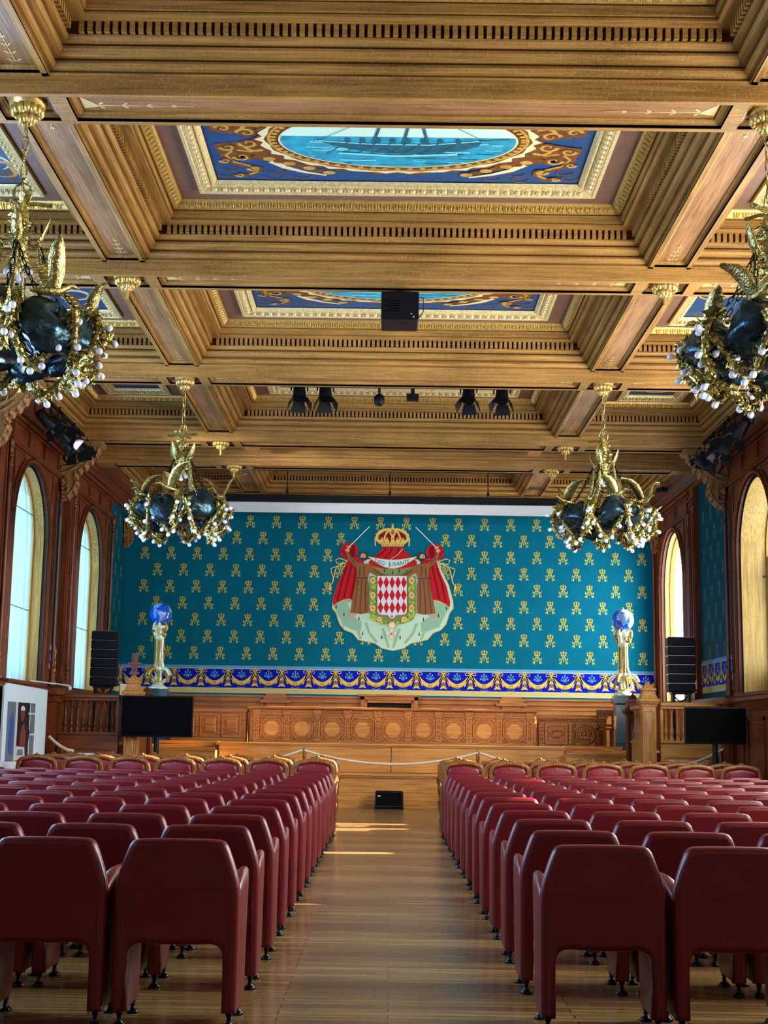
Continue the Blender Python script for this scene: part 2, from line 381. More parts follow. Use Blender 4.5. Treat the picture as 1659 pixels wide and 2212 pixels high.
def coffer(x0, x1, y0, y1, sc=1.0, painting=None, fine=True):
    prof = [(p*sc, z) for p, z in PROF]
    mb = MB(); ring_sweep(mb, x0, x1, y0, y1, prof[:-1], 0, 1)
    ring_sweep(mb, x0, x1, y0, y1, prof[-2:], 2, 2, None if painting else 2)
    cf = mb.build('coffer', ['ceil_x', 'ceil_y', 'taupe'], CEIL)
    # dentils
    db = MB(); lb = MB()
    for Ln, pl, side in edges(x0, x1, y0, y1):
        if side == 'near': continue
        pitch = .0675; n = int((Ln-2*.24*sc)/pitch); s0 = (Ln-n*pitch)/2
        for i in range(n):
            a = s0+i*pitch+.012; b = a+pitch-.027
            P = [pl(a, .116*sc, 6.872), pl(b, .116*sc, 6.872), pl(b, .226*sc, 6.872), pl(a, .226*sc, 6.872)]
            Q = [(v[0], v[1], 6.963) for v in P]
            db.add(P+Q, [(0, 1, 2, 3), (3, 2, 6, 7), (0, 3, 7, 4), (1, 5, 6, 2)], 0 if side == 'far' else 1, False)
        if not fine and side != 'far': continue
        pitch = .1; n = int((Ln-2*.46*sc)/pitch); s0 = (Ln-n*pitch)/2+pitch/2
        for i in range(n):
            s1 = s0+i*pitch
            leaf_unit(lb, lambda ds, p_, z_, s1=s1, pl=pl: pl(s1+ds, p_*sc, z_))
    db.build('dentil_band', ['ceil_x', 'ceil_y'], cf)
    # gilt backing strip
    ring_sweep(lb, x0, x1, y0, y1, [(.372*sc, 7.086), (.395*sc, 7.092), (.44*sc, 7.13), (.466*sc, 7.166)], 0, 0)
    lb.build('leaf_moulding', ['gold'], cf)
    return cf
def painted_panel(x0, x1, y0, y1, sc, label, main, group=None):
    r = empty('ceiling_painting', ((x0+x1)/2, (y0+y1)/2, 7.18)); tag(r, label, 'painting', group)
    ox, oy = (x0+x1)/2, (y0+y1)/2
    M_ = Matrix.Translation((-ox, -oy, -7.18))
    fb = MB(); a = .70*sc if sc < 1 else .70
    d = .205 if sc == 1 else .17
    prof = [(a, 7.178), (a, 7.135), (a+.035, 7.13), (a+.045, 7.145), (a+.06, 7.142), (a+.10, 7.155), (a+d*.68, 7.185), (a+d*.72, 7.17), (a+d*.85, 7.17), (a+d*.9, 7.19), (a+d, 7.212)]
    ring_sweep(fb, x0, x1, y0, y1, prof, 0, 0)
    for Ln, pl, side in edges(x0, x1, y0, y1):
        if side == 'near': continue
        pitch = .112; n = int((Ln-2*(a+.1))/pitch); s0 = (Ln-n*pitch)/2+pitch/2
        for i in range(n):
            s_ = s0+i*pitch
            c = pl(s_, a+.095, 7.152); 
            if side == 'far': fb.ell(c, .03, .028, .028, 7, 5)
            else: fb.ell(c, .028, .03, .028, 7, 5)
            for q in (-.046, -.056, -.066):
                e0, e1 = pl(s_+q, a+.06, 7.13), pl(s_+q, a+.128, 7.165)
                fb.tube([e0, e1], .0035, 3)
        pitch = .035; n = int((Ln-2*(a+.15))/pitch); s0 = (Ln-n*pitch)/2
        for i in range(n):
            c = pl(s0+i*pitch, a+d*.79, 7.168); fb.ell(c, .010, .010, .010, 4, 3)
    fb.build('gilt_frame', 'cream', r, matrix=M_)
    X0, X1, Y0, Y1 = x0+a+d, x1-a-d, y0+a+d, y1-a-d
    cv = MB(); Z = [7.222]
    def lay(): Z[0] -= .00012; return Z[0]
    cv.box(X0-.02, X1+.02, Y0-.02, Y1+.02, 7.222, 7.23, 0)
    cx, cy = (X0+X1)/2, (Y0+Y1)/2
    def fan(pts, mi): 
        z = lay(); c = (sum(p[0] for p in pts)/len(pts), sum(p[1] for p in pts)/len(pts))
        n = len(pts); cv.add([(c[0], c[1], z)]+[(p[0], p[1], z) for p in pts], [(0, i+1, (i+1) % n+1) for i in range(n)], mi, False)
    def oval(rx, ry, mi, wob=0, k=0, dy=0): 
        fan([(cx+rx*cos(t)*(1+wob*cos(k*t)), cy+dy+ry*sin(t)*(1+wob*cos(k*t))) for t in [2*pi*i/72 for i in range(72)]], mi)
    def stroke(pts, w0, mi, w1=None):
        z = lay(); w1 = w0 if w1 is None else w1; n = len(pts); L_, R_ = [], []
        for i, p in enumerate(pts):
            a_, b_ = pts[max(i-1, 0)], pts[min(i+1, n-1)]; dx, dy = b_[0]-a_[0], b_[1]-a_[1]; l = math.hypot(dx, dy) or 1
            ww = w0+(w1-w0)*i/(n-1); L_.append((p[0]-dy/l*ww, p[1]+dx/l*ww, z)); R_.append((p[0]+dy/l*ww, p[1]-dx/l*ww, z))
        cv.add(L_+R_, [(i, i+1, n+i+1, n+i) for i in range(n-1)], mi, False)
    if main:
        HX, HY = 1.17, .62
        # scroll corners
        for sx in (-1, 1):
            for sy in (-1, 1):
                def q(u, v): return (cx+sx*u, cy+sy*v)
                fan([q(u, v) for u, v in [(1.2, .1), (1.5, .05), (1.86, .15), (1.8, .45), (1.68, .52), (1.62, .42), (1.45, .52), (1.2, .6), (1.0, .72), (1.0, .4)]], 5)
                stroke([q(u, v) for u, v in [(1.3, .22), (1.42, .3), (1.55, .34), (1.7, .3), (1.78, .42), (1.72, .6), (1.55, .7), (1.45, .82), (1.55, .93), (1.7, .9)]], .06, 5, .03)
                stroke([q(u, v) for u, v in [(1.34, .25), (1.5, .32), (1.66, .28), (1.76, .42), (1.7, .58), (1.54, .68), (1.46, .82), (1.56, .9)]], .018, 6)
                for u, v in ((1.25, .8), (1.0, .92), (1.75, .75), (1.82, .9), (1.3, .95)):
                    stroke([q(u+.09*cos(t), v+.06*sin(t)) for t in [.3*i for i in range(16)]], .012, 5, .004)
                stroke([q(u, v) for u, v in [(1.30, .55), (1.18, .70), (.98, .82), (.75, .90)]], .05, 7, .015)
                for t in range(7):
                    u0, v0 = 1.32-.1*t, .5+.055*t
                    fan([q(u0+.07*cos(a_), v0+.05*sin(a_)) for a_ in [2*pi*j/9 for j in range(9)]], 5 if t % 2 else 6)
                for u0, v0, r0 in ((1.42, .2, .12), (1.5, .12, .1), (1.6, .45, .09), (1.72, .22, .08), (1.78, .55, .06), (1.5, .74, .07), (1.66, .92, .05)):
                    stroke([q(u0+r0*(1-.06*t)*cos(.5*t), v0+r0*(1-.06*t)*sin(.5*t)) for t in range(15)], .022, 6, .006)
                    stroke([q(u0+r0*1.2*(1-.06*t)*cos(.5*t+2), v0+r0*1.2*(1-.06*t)*sin(.5*t+2)) for t in range(12)], .02, 5, .004)
        oval(HX+.24, HY+.20, 5, .03, 22); oval(HX+.215, HY+.175, 7, .03, 30); oval(HX+.15, HY+.13, 5, .012, 18); oval(HX+.13, HY+.115, 6); oval(HX+.10, HY+.09, 5)
        for i in range(60):
            t = 2*pi*i/60; c = (cx+(HX+.075)*cos(t), cy+(HY+.065)*sin(t))
            fan([(c[0]+.032*cos(a_), c[1]+.026*sin(a_)) for a_ in [2*pi*j/8 for j in range(8)]], 6)
        oval(HX+.02, HY+.015, 7); oval(HX, HY, 1)
        # sky (camera side = low y is picture top)
        fan([(cx+HX*cos(t), cy+HY*sin(t)) for t in [pi+.18+(pi-.36)*i/30 for i in range(31)]], 3)
        random.seed(3)
        for i in range(46):
            v = random.uniform(-.05, .68); hw = HX*math.sqrt(max(0, 1-(v/HY)**2))-.08
            u = random.uniform(-hw, hw); l = random.uniform(.05, .22)
            l = min(l, hw-abs(u)) 
            if l > .02: stroke([(cx+u-l, cy+v), (cx+u, cy+v+.01), (cx+u+l, cy+v)], random.uniform(.004, .012), random.choice([2, 2, 4]))
        # hull and rig of a rowing sailboat
        fan([(cx+u, cy+v) for u, v in [(-.82, -.02), (-.5, .02), (0, .05), (.5, .04), (.84, -.06), (.8, .08), (.62, .2), (.2, .27), (-.2, .26), (-.5, .17)]], 4)
        stroke([(cx-.82, cy-.02), (cx-.3, cy+.05), (cx+.3, cy+.06), (cx+.84, cy-.05)], .012, 2)
        for u, hgt, ln in ((-.25, -.55, .1), (.3, -.62, -.1), (.05, -.4, .05)):
            stroke([(cx+u, cy+.05), (cx+u+ln, cy+hgt)], .014, 4)
        for u in (-.5, -.35, -.2, -.05, .1, .25, .42, .6):
            fan([(cx+u+.028*cos(a_), cy-.03+.06*sin(a_)) for a_ in [2*pi*j/8 for j in range(8)]], 4)
            stroke([(cx+u, cy), (cx+u-.22, cy+.3)], .006, 4)
        stroke([(cx+.8, cy-.05), (cx+1.1, cy-.1)], .008, 4); stroke([(cx+.3, cy-.62), (cx+.84, cy-.06)], .004, 4); stroke([(cx-.25, cy-.55), (cx-.8, cy-.02)], .004, 4)
        stroke([(cx-.6, cy+.27), (cx, cy+.33), (cx+.6, cy+.27)], .02, 2)
    else:
        random.seed(int(abs(x0)*10+y0))
        for k in range(7):
            u0 = random.uniform(X0+.15, X1-.15); v0 = random.uniform(Y0+.2, Y1-.2); pts = [(u0, v0)]
            an = random.uniform(0, 6.28)
            for j in range(16):
                an += .35; u0 += .07*cos(an); v0 += .07*sin(an); pts.append((min(max(u0, X0+.04), X1-.04), min(max(v0, Y0+.04), Y1-.04)))
            stroke(pts, .05, random.choice([5, 7, 6]), .01)
    cv.build('canvas', ['p_blue', 'p_sea', 'p_sea2', 'p_sky', 'p_boat', 'p_brown', 'p_ochre', 'p_cream'], r, matrix=M_)
    return r
BEAMS = [(-3.0, -2.5), (1.58, 2.08), (6.04, 6.54), (10.5, 11.06), (14.97, 15.47), (19.45, 19.97), (23.93, 24.45)]
XC = 2.83; XS0, XS1 = 3.30, 5.5
def soffit_panel(mb, x0, x1, y0, y1, z, m0=0, m1=1, cap=2):
    ring_sweep(mb, x0, x1, y0, y1, [(.0, z+.004), (.0, z+.03), (.03, z+.035), (.055, z+.055), (.06, z+.055), (.06, z+.07), (.075, z+.07)], m0, m1, cap)
def framed_soffit(mb, x0, x1, y0, y1, z, holes_x, m=0):
    # soffit slab strip with rectangular recesses
    b = .055
    mb.box(x0, x1, y0, y0+b, z, z+.15, m); mb.box(x0, x1, y1-b, y1, z, z+.15, m)
    xs = [x0]+[v for h in holes_x for v in h]+[x1]
    for i in range(0, len(xs), 2): mb.box(xs[i], xs[i+1], y0+b, y1-b, z, z+.15, m)
    for h0, h1 in holes_x: soffit_panel(mb, h0, h1, y0+b, y1-b, z)
def spray(mb, c, dirv, L_, z, mi=0):
    # flat inlaid flourish below soffit
    dx, dy = dirv; nx, ny = -dy, dx
    def P(a, b): return (c[0]+dx*a+nx*b, c[1]+dy*a+ny*b, z)
    for k in range(4):
        a = L_*k/4; w_ = .07*(1-k/5)
        for sgn in (-1, 1):
            mb.poly([P(a, 0), P(a+.02, sgn*w_*.6), P(a+.055, sgn*w_), P(a+.05, sgn*w_*.5)], mi)
        mb.poly([P(a, -.008), P(a+L_/4, -.003), P(a+L_/4, .003), P(a, .008)], mi)
bm_ = MB(); pn = MB(); 
for i, (y0, y1) in enumerate(BEAMS):
    if y1 < 5: bm_.box(-XW, XW, y0, y1, 6.45, 7.35, 0); continue
    cb = MB()
    framed_soffit(cb, -XW, XW, y0, y1, 6.45, [(-5.35, -3.42), (-3.30, -2.83), (-2.70, 2.70), (2.83, 3.30), (3.42, 5.35)])
    cb.box(-XW, XW, y0+.01, y1-.01, 6.56, 7.34)
    b = cb.build('cross_beam', ['ceil_x', 'ceil_y', 'ceil_panel_x'], CEIL)
    ib = MB()
    for (cx0, d) in ((-2.62, 1), (2.62, -1), (-3.5, -1), (3.5, 1)):
        for yy in ((y0+y1)/2,):
            ib.poly([(cx0, yy-.1, 6.518), (cx0+d*.14, yy+.08, 6.518), (cx0, yy+.12, 6.518)])
            spray(ib, (cx0+d*.12, yy+.06), (d, 0), .8, 6.518)
    ib.build('corner_inlay', ['inlay'], b)
bm_.build('cross_beam', ['ceil_x'], CEIL)
# double beam before the stage
db2 = MB(); framed_soffit(db2, -XW, XW, 26.1, 26.55, 6.45, [(-5.35, -3.42), (-3.30, -2.83), (-2.70, 2.70), (2.83, 3.30), (3.42, 5.35)])
db2.box(-XW, XW, 26.11, 26.54, 6.56, 7.34); db2.box(-XW, XW, 24.4, 26.15, 6.74, 6.9)
db2.box(-XW, XW, 24.4, 24.5, 6.6, 6.8); db2.box(-XW, XW, 26.02, 26.12, 6.6, 6.65); db2.box(-XW, XW, 26.06, 26.12, 6.66, 6.8)
db2.build('cross_beam', ['ceil_x', 'ceil_y', 'ceil_panel_x'], CEIL)
db3 = MB(); db3.box(-XW, XW, 30.15, YB+.1, 6.42, 7.34); db3.build('cross_beam', ['ceil_x'], CEIL)
BAYS = [(BEAMS[k][1], BEAMS[k+1][0]) for k in range(2, 6)]+[(26.55, 30.15)]
NAMES = ['nearest the camera', 'second from the camera', 'third from the camera', 'fourth from the camera', 'over the stage']
for k, (y0, y1) in enumerate(BAYS):
    if k == 0: y0 = 7.0
    coffer(-XC, XC, BAYS[k][0], y1, 1.0, k < 4)
    for s_ in (-1, 1):
        a, b = (XS0, XS1) if s_ > 0 else (-XS1, -XS0)
        coffer(a, b, BAYS[k][0], y1, .78, k in (1, 2, 3), fine=(k < 4))
        # longitudinal beam
        lb = MB(); xa, xb = (XC, XS0) if s_ > 0 else (-XS0, -XC)
        Y0_, Y1_ = BAYS[k]
        lb.box(xa, xa+.05, Y0_, Y1_, 6.6, 7.3, 1); lb.box(xb-.05, xb, Y0_, Y1_, 6.6, 7.3, 1)
        lb.box(xa, xb, Y0_, Y0_+.05, 6.6, 7.3, 1); lb.box(xa, xb, Y1_-.05, Y1_, 6.6, 7.3, 1)
        ring_sweep(lb, xa+.05, xb-.05, Y0_+.05, Y1_-.05, [(0, 6.604), (0, 6.63), (.02, 6.635), (.04, 6.65), (.045, 6.65), (.045, 6.662), (.055, 6.662)], 1, 1, 2)
        lo = lb.build('long_beam', ['ceil_x', 'ceil_y', 'ceil_panel'], CEIL)
        ib = MB(); spray(ib, ((xa+xb)/2, Y1_-.13), (0, -1), .5, 6.658); spray(ib, ((xa+xb)/2, Y0_+.13), (0, 1), .5, 6.658)
        ib.build('flourish_inlay', 'inlay', lo)
        # wall beam
        wb = MB(); xa, xb = (XS1, XW+.1) if s_ > 0 else (-XW-.1, -XS1); wb.box(xa, xb, Y0_, Y1_, 6.6, 7.3); wb.build('wall_beam', ['ceil_y'], CEIL)
# plain coffers behind the camera
pb = MB(); pb.box(-XW, XW, YR, 6.1, 7.18, 7.34); pb.build('coffer', ['ceil_x'], CEIL)
for k, (y0, y1) in enumerate(BAYS[:4]):
    lab = ['ceiling painting in gilt frame, central coffer above the camera', 'central ceiling painting of a boat at sea in a gilt oval cartouche',
           'ceiling painting behind the black projector, in a cream gilt frame', 'furthest central ceiling painting, above the black stage spotlights'][k]
    painted_panel(-XC, XC, y0, y1, 1.0, lab, True)
for k in (1, 2, 3):
    for s_ in (-1, 1):
        a, b = (XS0, XS1) if s_ > 0 else (-XS1, -XS0)
        painted_panel(a, b, *BAYS[k], .78, 'small blue ceiling painting with scrolls, %s side coffer, %s' % ('right' if s_ > 0 else 'left', ['', 'beside the boat painting', 'level with the projector', 'above the far chandelier'][k]), False)

# ---- back wall with painted wallcloth
wall = MB()
wall.box(-XW-.3, XW+.3, YB, YB+.3, -.2, 7.4, 0)
def to_wall_back(x, z, k=1): return (x, YB-.0015*k, z)
def motif(fn, cx, cz, s_, m_gold=1, m_red=2, k=1):
    # crowned double-A monogram, unit height about 1 (s_ metres), fn(x,z,k)
    def P(pts, mi, kk=0): wall_mb.add([fn(cx+u*s_, cz+v*s_, k+kk) for u, v in pts], [tuple(range(len(pts)))], mi, False)
    # letter legs
    for sg in (-1, 1):
        P([(sg*.02, .10), (sg*.10, .10), (sg*.16, -.1), (sg*.22, -.30), (sg*.15, -.30), (sg*.08, -.1)][::sg], m_gold)
        P([(sg*.15, -.28), (sg*.22, -.28), (sg*.36, -.40), (sg*.34, -.45), (sg*.24, -.42), (sg*.20, -.50), (sg*.16, -.48)][::sg], m_gold)
        P([(sg*.14, -.12), (sg*.24, -.10), (sg*.31, -.03), (sg*.34, -.05), (sg*.30, -.14), (sg*.33, -.22), (sg*.29, -.24), (sg*.24, -.17), (sg*.15, -.18)][::sg], m_gold)
        P([(sg*.02, .08), (sg*.06, .08), (sg*.02, -.2), (0, -.2)][::sg], m_gold)
        P([(sg*.04, .2), (sg*.18, .2), (sg*.25, .34), (sg*.17, .42), (sg*.06, .42), (sg*.10, .37), (sg*.17, .35), (sg*.13, .27), (sg*.04, .27)][::sg], m_gold)
    P([(-.03, -.14), (.03, -.14), (.045, -.26), (0, -.34), (-.045, -.26)], m_gold)
    P([(-.19, .12), (.19, .12), (.21, .2), (-.21, .2)], m_gold); P([(-.12, .2), (.12, .2), (.1, .38), (-.1, .38)], m_red)
    P([(-.03, .2), (.03, .2), (.05, .35), (.03, .42), (0, .54), (-.03, .42), (-.05, .35)], m_gold, 1)
wall_mb = wall
for row in range(9):
    z = 6.04-.366*row; ph = .04+(.29 if row % 2 == 0 else 0)
    for n in range(-11, 12):
        x = ph+.58*n
        if abs(x) > 5.75: continue
        # hidden behind the painted mantle
        if abs(x-.02) < 1.0 and 3.55 < z < 5.9: continue
        if abs(x-.02) < .4 and z < 6.0 and z > 3.4: continue
        motif(to_wall_back, x, z, .30)
def frieze(fn, x0, n, unit, zt, zb, goldm, blue, light, gold2, cream):
    # fn(x,z,k)
    def P(pts, mi, k): wall_mb.add([fn(u, v, k) for u, v in pts], [tuple(range(len(pts)))], mi, False)
    L_ = n*unit
    P([(x0, zb), (x0+L_, zb), (x0+L_, zt), (x0, zt)], blue, 1)
    P([(x0, zt-.015), (x0+L_, zt-.015), (x0+L_, zt), (x0, zt)], cream, 2); P([(x0, zt), (x0+L_, zt), (x0+L_, zt+.06), (x0, zt+.06)], light, 2)
    P([(x0, zb-.1), (x0+L_, zb-.1), (x0+L_, zb+.015), (x0, zb+.015)], cream, 2); P([(x0, zb-.045), (x0+L_, zb-.045), (x0+L_, zb-.005), (x0, zb-.005)], goldm, 3)
    H_ = zt-zb
    for i in range(n+1):
        c = x0+i*unit
        def strip(pts, w_, mi, k):
            m = len(pts); A, B = [], []
            for j, p in enumerate(pts):
                a, b = pts[max(j-1, 0)], pts[min(j+1, m-1)]; dx, dy = b[0]-a[0], b[1]-a[1]; l = math.hypot(dx, dy) or 1
                ww = w_[j] if isinstance(w_, list) else w_
                A.append(fn(p[0]-dy/l*ww, p[1]+dx/l*ww, k)); B.append(fn(p[0]+dy/l*ww, p[1]-dx/l*ww, k))
            wall_mb.add(A+B, [(j, m+j, m+j+1, j+1) for j in range(m-1)], mi, False)
        if i < n:
            arc = [(c+unit*t, zt-.12*H_-(.60*H_)*(1-(2*t-1)**2)) for t in [j/12 for j in range(13)]]
            strip([(u, v-.012) for u, v in arc], [.014+.034*(1-(2*j/12-1)**2) for j in range(13)], gold2, 3)
            strip(arc, [.012+.03*(1-(2*j/12-1)**2) for j in range(13)], goldm, 4)
            cc = (c+unit/2, zb+.25*H_)
            for a in range(12):
                t = a*pi/6; P([(cc[0]+.02*cos(t-.3), cc[1]+.02*sin(t-.3)), (cc[0]+.06*cos(t), cc[1]+.06*sin(t)), (cc[0]+.02*cos(t+.3), cc[1]+.02*sin(t+.3))], goldm, 5)
            P([(cc[0]+.038*cos(t), cc[1]+.038*sin(t)) for t in [j*pi/6 for j in range(12)]], gold2, 6)
            P([(cc[0]+.024*cos(t), cc[1]+.024*sin(t)) for t in [j*pi/6 for j in range(12)]], goldm, 7)
            # palmette
            pc = (c+unit/2, zb+.48*H_)
            for q in (-2, -1, 0, 1, 2):
                a = pi/2-q*.55; l = .15-.02*abs(q)
                tip = (pc[0]+l*cos(a)*.75, pc[1]+l*sin(a)+.02)
                strip([pc, ((pc[0]+tip[0])/2-.01*q*.5, (pc[1]+tip[1])/2+.01), tip], .007, light, 2)
                P([(tip[0]+.018*cos(t), tip[1]+.022*sin(t)) for t in [j*pi/4 for j in range(8)]], light, 3)
            strip([(pc[0]-.09, zb+.04), (pc[0], zb+.02), (pc[0]+.09, zb+.04)], .006, light, 2)
        # hanging bell drop at joint
        for q in range(5):
            w_ = .018+.014*q; z = zt-.13*H_-q*.15*H_
            P([(c-w_*.5, z), (c+w_*.5, z), (c+w_*1.1, z-.16*H_), (c, z-.12*H_), (c-w_*1.1, z-.16*H_)], goldm if q % 2 == 0 else gold2, 5)
        strip([(c-.012, zt-.1*H_), (c-.07, zt-.4*H_), (c-.13, zt-.75*H_)], .012, goldm, 4); strip([(c+.012, zt-.1*H_), (c+.07, zt-.4*H_), (c+.13, zt-.75*H_)], .012, goldm, 4)
        P([(c+.042*cos(t), zt-.03+.042*sin(t)) for t in [j*pi/6 for j in range(12)]], goldm, 7); P([(c+.02*cos(t), zt-.03+.02*sin(t)) for t in [j*pi/6 for j in range(12)]], gold2, 8)
        for sg in (-1, 1):
            strip([(c+sg*.03, zt-.05), (c+sg*.08, zt-.03), (c+sg*.12, zt-.045), (c+sg*.115, zt-.085), (c+sg*.06, zt-.085), (c+sg*.03, zt-.07)], .006, cream, 6)
frieze(to_wall_back, -5.9, 20, .59, 2.78, 2.34, 3, 4, 5, 6, 7)
WB = struct(wall.build('wall_back', ['teal', 'motif', 'redpaint', 'fgold', 'fblue', 'flight', 'fgold2', 'fcream']))
# top edge braid
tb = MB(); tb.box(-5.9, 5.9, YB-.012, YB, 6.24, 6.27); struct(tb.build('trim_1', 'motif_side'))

# rear wall behind camera
rw = MB(); rw.box(-XW-.3, XW+.3, YR-.2, YR, -.2, 7.4); struct(rw.build('wall_rear', 'dark_z'))

# ---- side walls
def arch_pts(yc, r, spring, n=24):
    return [(yc-r*cos(pi*i/n), spring+r*sin(pi*i/n)) for i in range(n+1)]
def arch_wall(mb, side, xa, xb, y0, y1, z0, z1, yc, r, spring, sill, mi=0, mrev=None):
    """wall slab between |x|=xa (room face) and xb with an arched opening"""
    mrev = mi if mrev is None else mrev
    A = arch_pts(yc, r, spring); X, Xo = side*xa, side*xb
    def q(y0_, z0_, y1_, z1_, m): mb.add([(X, y0_, z0_), (X, y1_, z0_), (X, y1_, z1_), (X, y0_, z1_)], [(0, 1, 2, 3)], m, False)
    q(y0, z0, yc-r, z1, mi); q(yc+r, z0, y1, z1, mi); q(yc-r, z0, yc+r, sill, mi)
    for i in range(len(A)-1):
        (a, b), (c, d) = A[i], A[i+1]
        mb.add([(X, a, b), (X, c, d), (X, c, z1), (X, a, z1)], [(0, 1, 2, 3)], mi, False)
    out = [(yc-r, sill)]+A+[(yc+r, sill)]
    for i in range(len(out)):
        (a, b), (c, d) = out[i], out[(i+1) % len(out)]
        mb.add([(X, a, b), (X, c, d), (Xo, c, d), (Xo, a, b)], [(0, 1, 2, 3)], mrev, False)
    # border edges for thickness
    for (a, b), (c, d) in (((y0, z0), (y0, z1)), ((y1, z0), (y1, z1)), ((y0, z1), (y1, z1)), ((y0, z0), (y1, z0))):
        mb.add([(X, a, b), (X, c, d), (Xo, c, d), (Xo, a, b)], [(0, 1, 2, 3)], mi, False)
def arch_band(mb, side, x, dx, yc, r0, r1, spring, sill, mi=0):
    """moulding band following jambs and arch, between radii r0<r1, thickness dx towards the room"""
    o = [(yc-r1, sill)]+arch_pts(yc, r1, spring)+[(yc+r1, sill)]; i_ = [(yc-r0, sill)]+arch_pts(yc, r0, spring)+[(yc+r0, sill)]
    X0, X1 = side*x, side*(x-dx); rings = []
    for k in range(len(o)):
        rings.append([(X0, *o[k]), (X1, o[k][0]*.7+i_[k][0]*.3, o[k][1]*.7+i_[k][1]*.3), (X1, o[k][0]*.2+i_[k][0]*.8, o[k][1]*.2+i_[k][1]*.8), (X0, *i_[k])])
    mb.rings(rings, mi, False, False)
WINS = {-1: [22.2, 26.74], 1: [22.2, 28.67]}
ZT = 7.4
for side, nm in ((-1, 'wall_left'), (1, 'wall_right')):
    wm = MB(); wall_mb = wm
    Y = YR; cs = [(y, 1.0, 2.15, 4.6) for y in NEARW]+[(y, 1.1 if side < 0 or y < 25 else 1.13, 2.15, 4.5) for y in WINS[side]]
    for i, (yc, r, sill, spr) in enumerate(cs):
        Y1 = YB+.2 if i == len(cs)-1 else (yc+cs[i+1][0])/2
        arch_wall(wm, side, XW, XW+.5, Y, Y1, -.2, ZT, yc, r, spr, sill, 0, 1); Y = Y1
    fnside = lambda y, z, k=1: (side*(XW-.0015*k), y, z)
    rng = [(23.9, 24.55), (28.5, 30.5)] if side < 0 else [(23.85, 26.4)]
    for a, b in rng:
        n = max(1, int((b-a)/.29))
        for row in range(9):
            z = 5.9-.366*row
            for q in range(-1, int((b-a)/.58)+2):
                y = a+.16+.58*q+(.29 if row % 2 else 0)
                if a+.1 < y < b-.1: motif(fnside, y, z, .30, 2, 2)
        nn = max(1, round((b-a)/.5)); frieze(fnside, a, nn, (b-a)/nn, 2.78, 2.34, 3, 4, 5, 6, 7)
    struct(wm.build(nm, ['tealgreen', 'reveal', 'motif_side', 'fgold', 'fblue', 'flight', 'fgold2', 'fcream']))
# cornice and ledges along both walls
def profile_y(mb, side, prof, y0, y1, mi=0):
    # prof list of (distance from wall, z)
    a = [(side*(XW-d), y0, z) for d, z in prof]; b = [(side*(XW-d), y1, z) for d, z in prof]
    mb.rings([a, b], mi, True, False)
for side, k in ((-1, 2), (1, 3)):
    c = MB()
    profile_y(c, side, [(0, 6.2), (.06, 6.22), (.06, 6.27), (.10, 6.29), (.12, 6.34), (.12, 6.37), (.17, 6.42), (.22, 6.45), (.22, 6.49), (.26, 6.52), (.30, 6.60), (.30, 6.62), (0, 6.62)], YR, YB)
    struct(c.build('trim_%d' % k, 'dark_y'))
    # dado panelling, nave part
    d = MB(); profile_y(d, side, [(0, 0), (.1, 0), (.1, .2), (.07, .22), (.07, 1.85), (.1, 1.88), (.14, 1.95), (.17, 2.0), (.2, 2.02), (.2, 2.07), (.14, 2.1), (.0, 2.14)], YR, 24.0)
    profile_y(d, side, [(0, 1.2), (.1, 1.2), (.1, 1.3), (.07, 1.32), (.07, 1.95), (.1, 2.0), (.15, 2.04), (.15, 2.12), (.0, 2.15)], 24.0, YB)
    yv = -5.5
    while yv < 23.4:
        d.box(side*(XW-.095), side*(XW-.06), yv, yv+.06, .3, 1.75); d.box(side*(XW-.095), side*(XW-.06), yv+1.0, yv+1.06, .3, 1.75)
        d.box(side*(XW-.095), side*(XW-.06), yv, yv+1.06, 1.7, 1.76); d.box(side*(XW-.095), side*(XW-.06), yv, yv+1.06, .3, .36); yv += 1.3
    # fluted pilaster at the end of the dado
    d.box(side*(XW-.2), side*XW, 23.62, 24.02, 0, 1.86)
    for q in range(5): d.box(side*(XW-.215), side*(XW-.2), 23.66+q*.07, 23.69+q*.07, .3, 1.7)
    for q in range(3): d.box(side*(XW-.05-.05*q), side*(XW-.03-.05*q), 23.6, 23.62, .3, 1.7)
    d.box(side*(XW-.27), side*XW, 23.56, 24.08, 1.86, 1.92); d.box(side*(XW-.32), side*XW, 23.5, 24.14, 1.98, 2.08); d.box(side*(XW-.24), side*XW, 23.6, 24.04, 1.92, 1.98)
    struct(d.build('trim_%d' % (k+2), 'dark_y'))
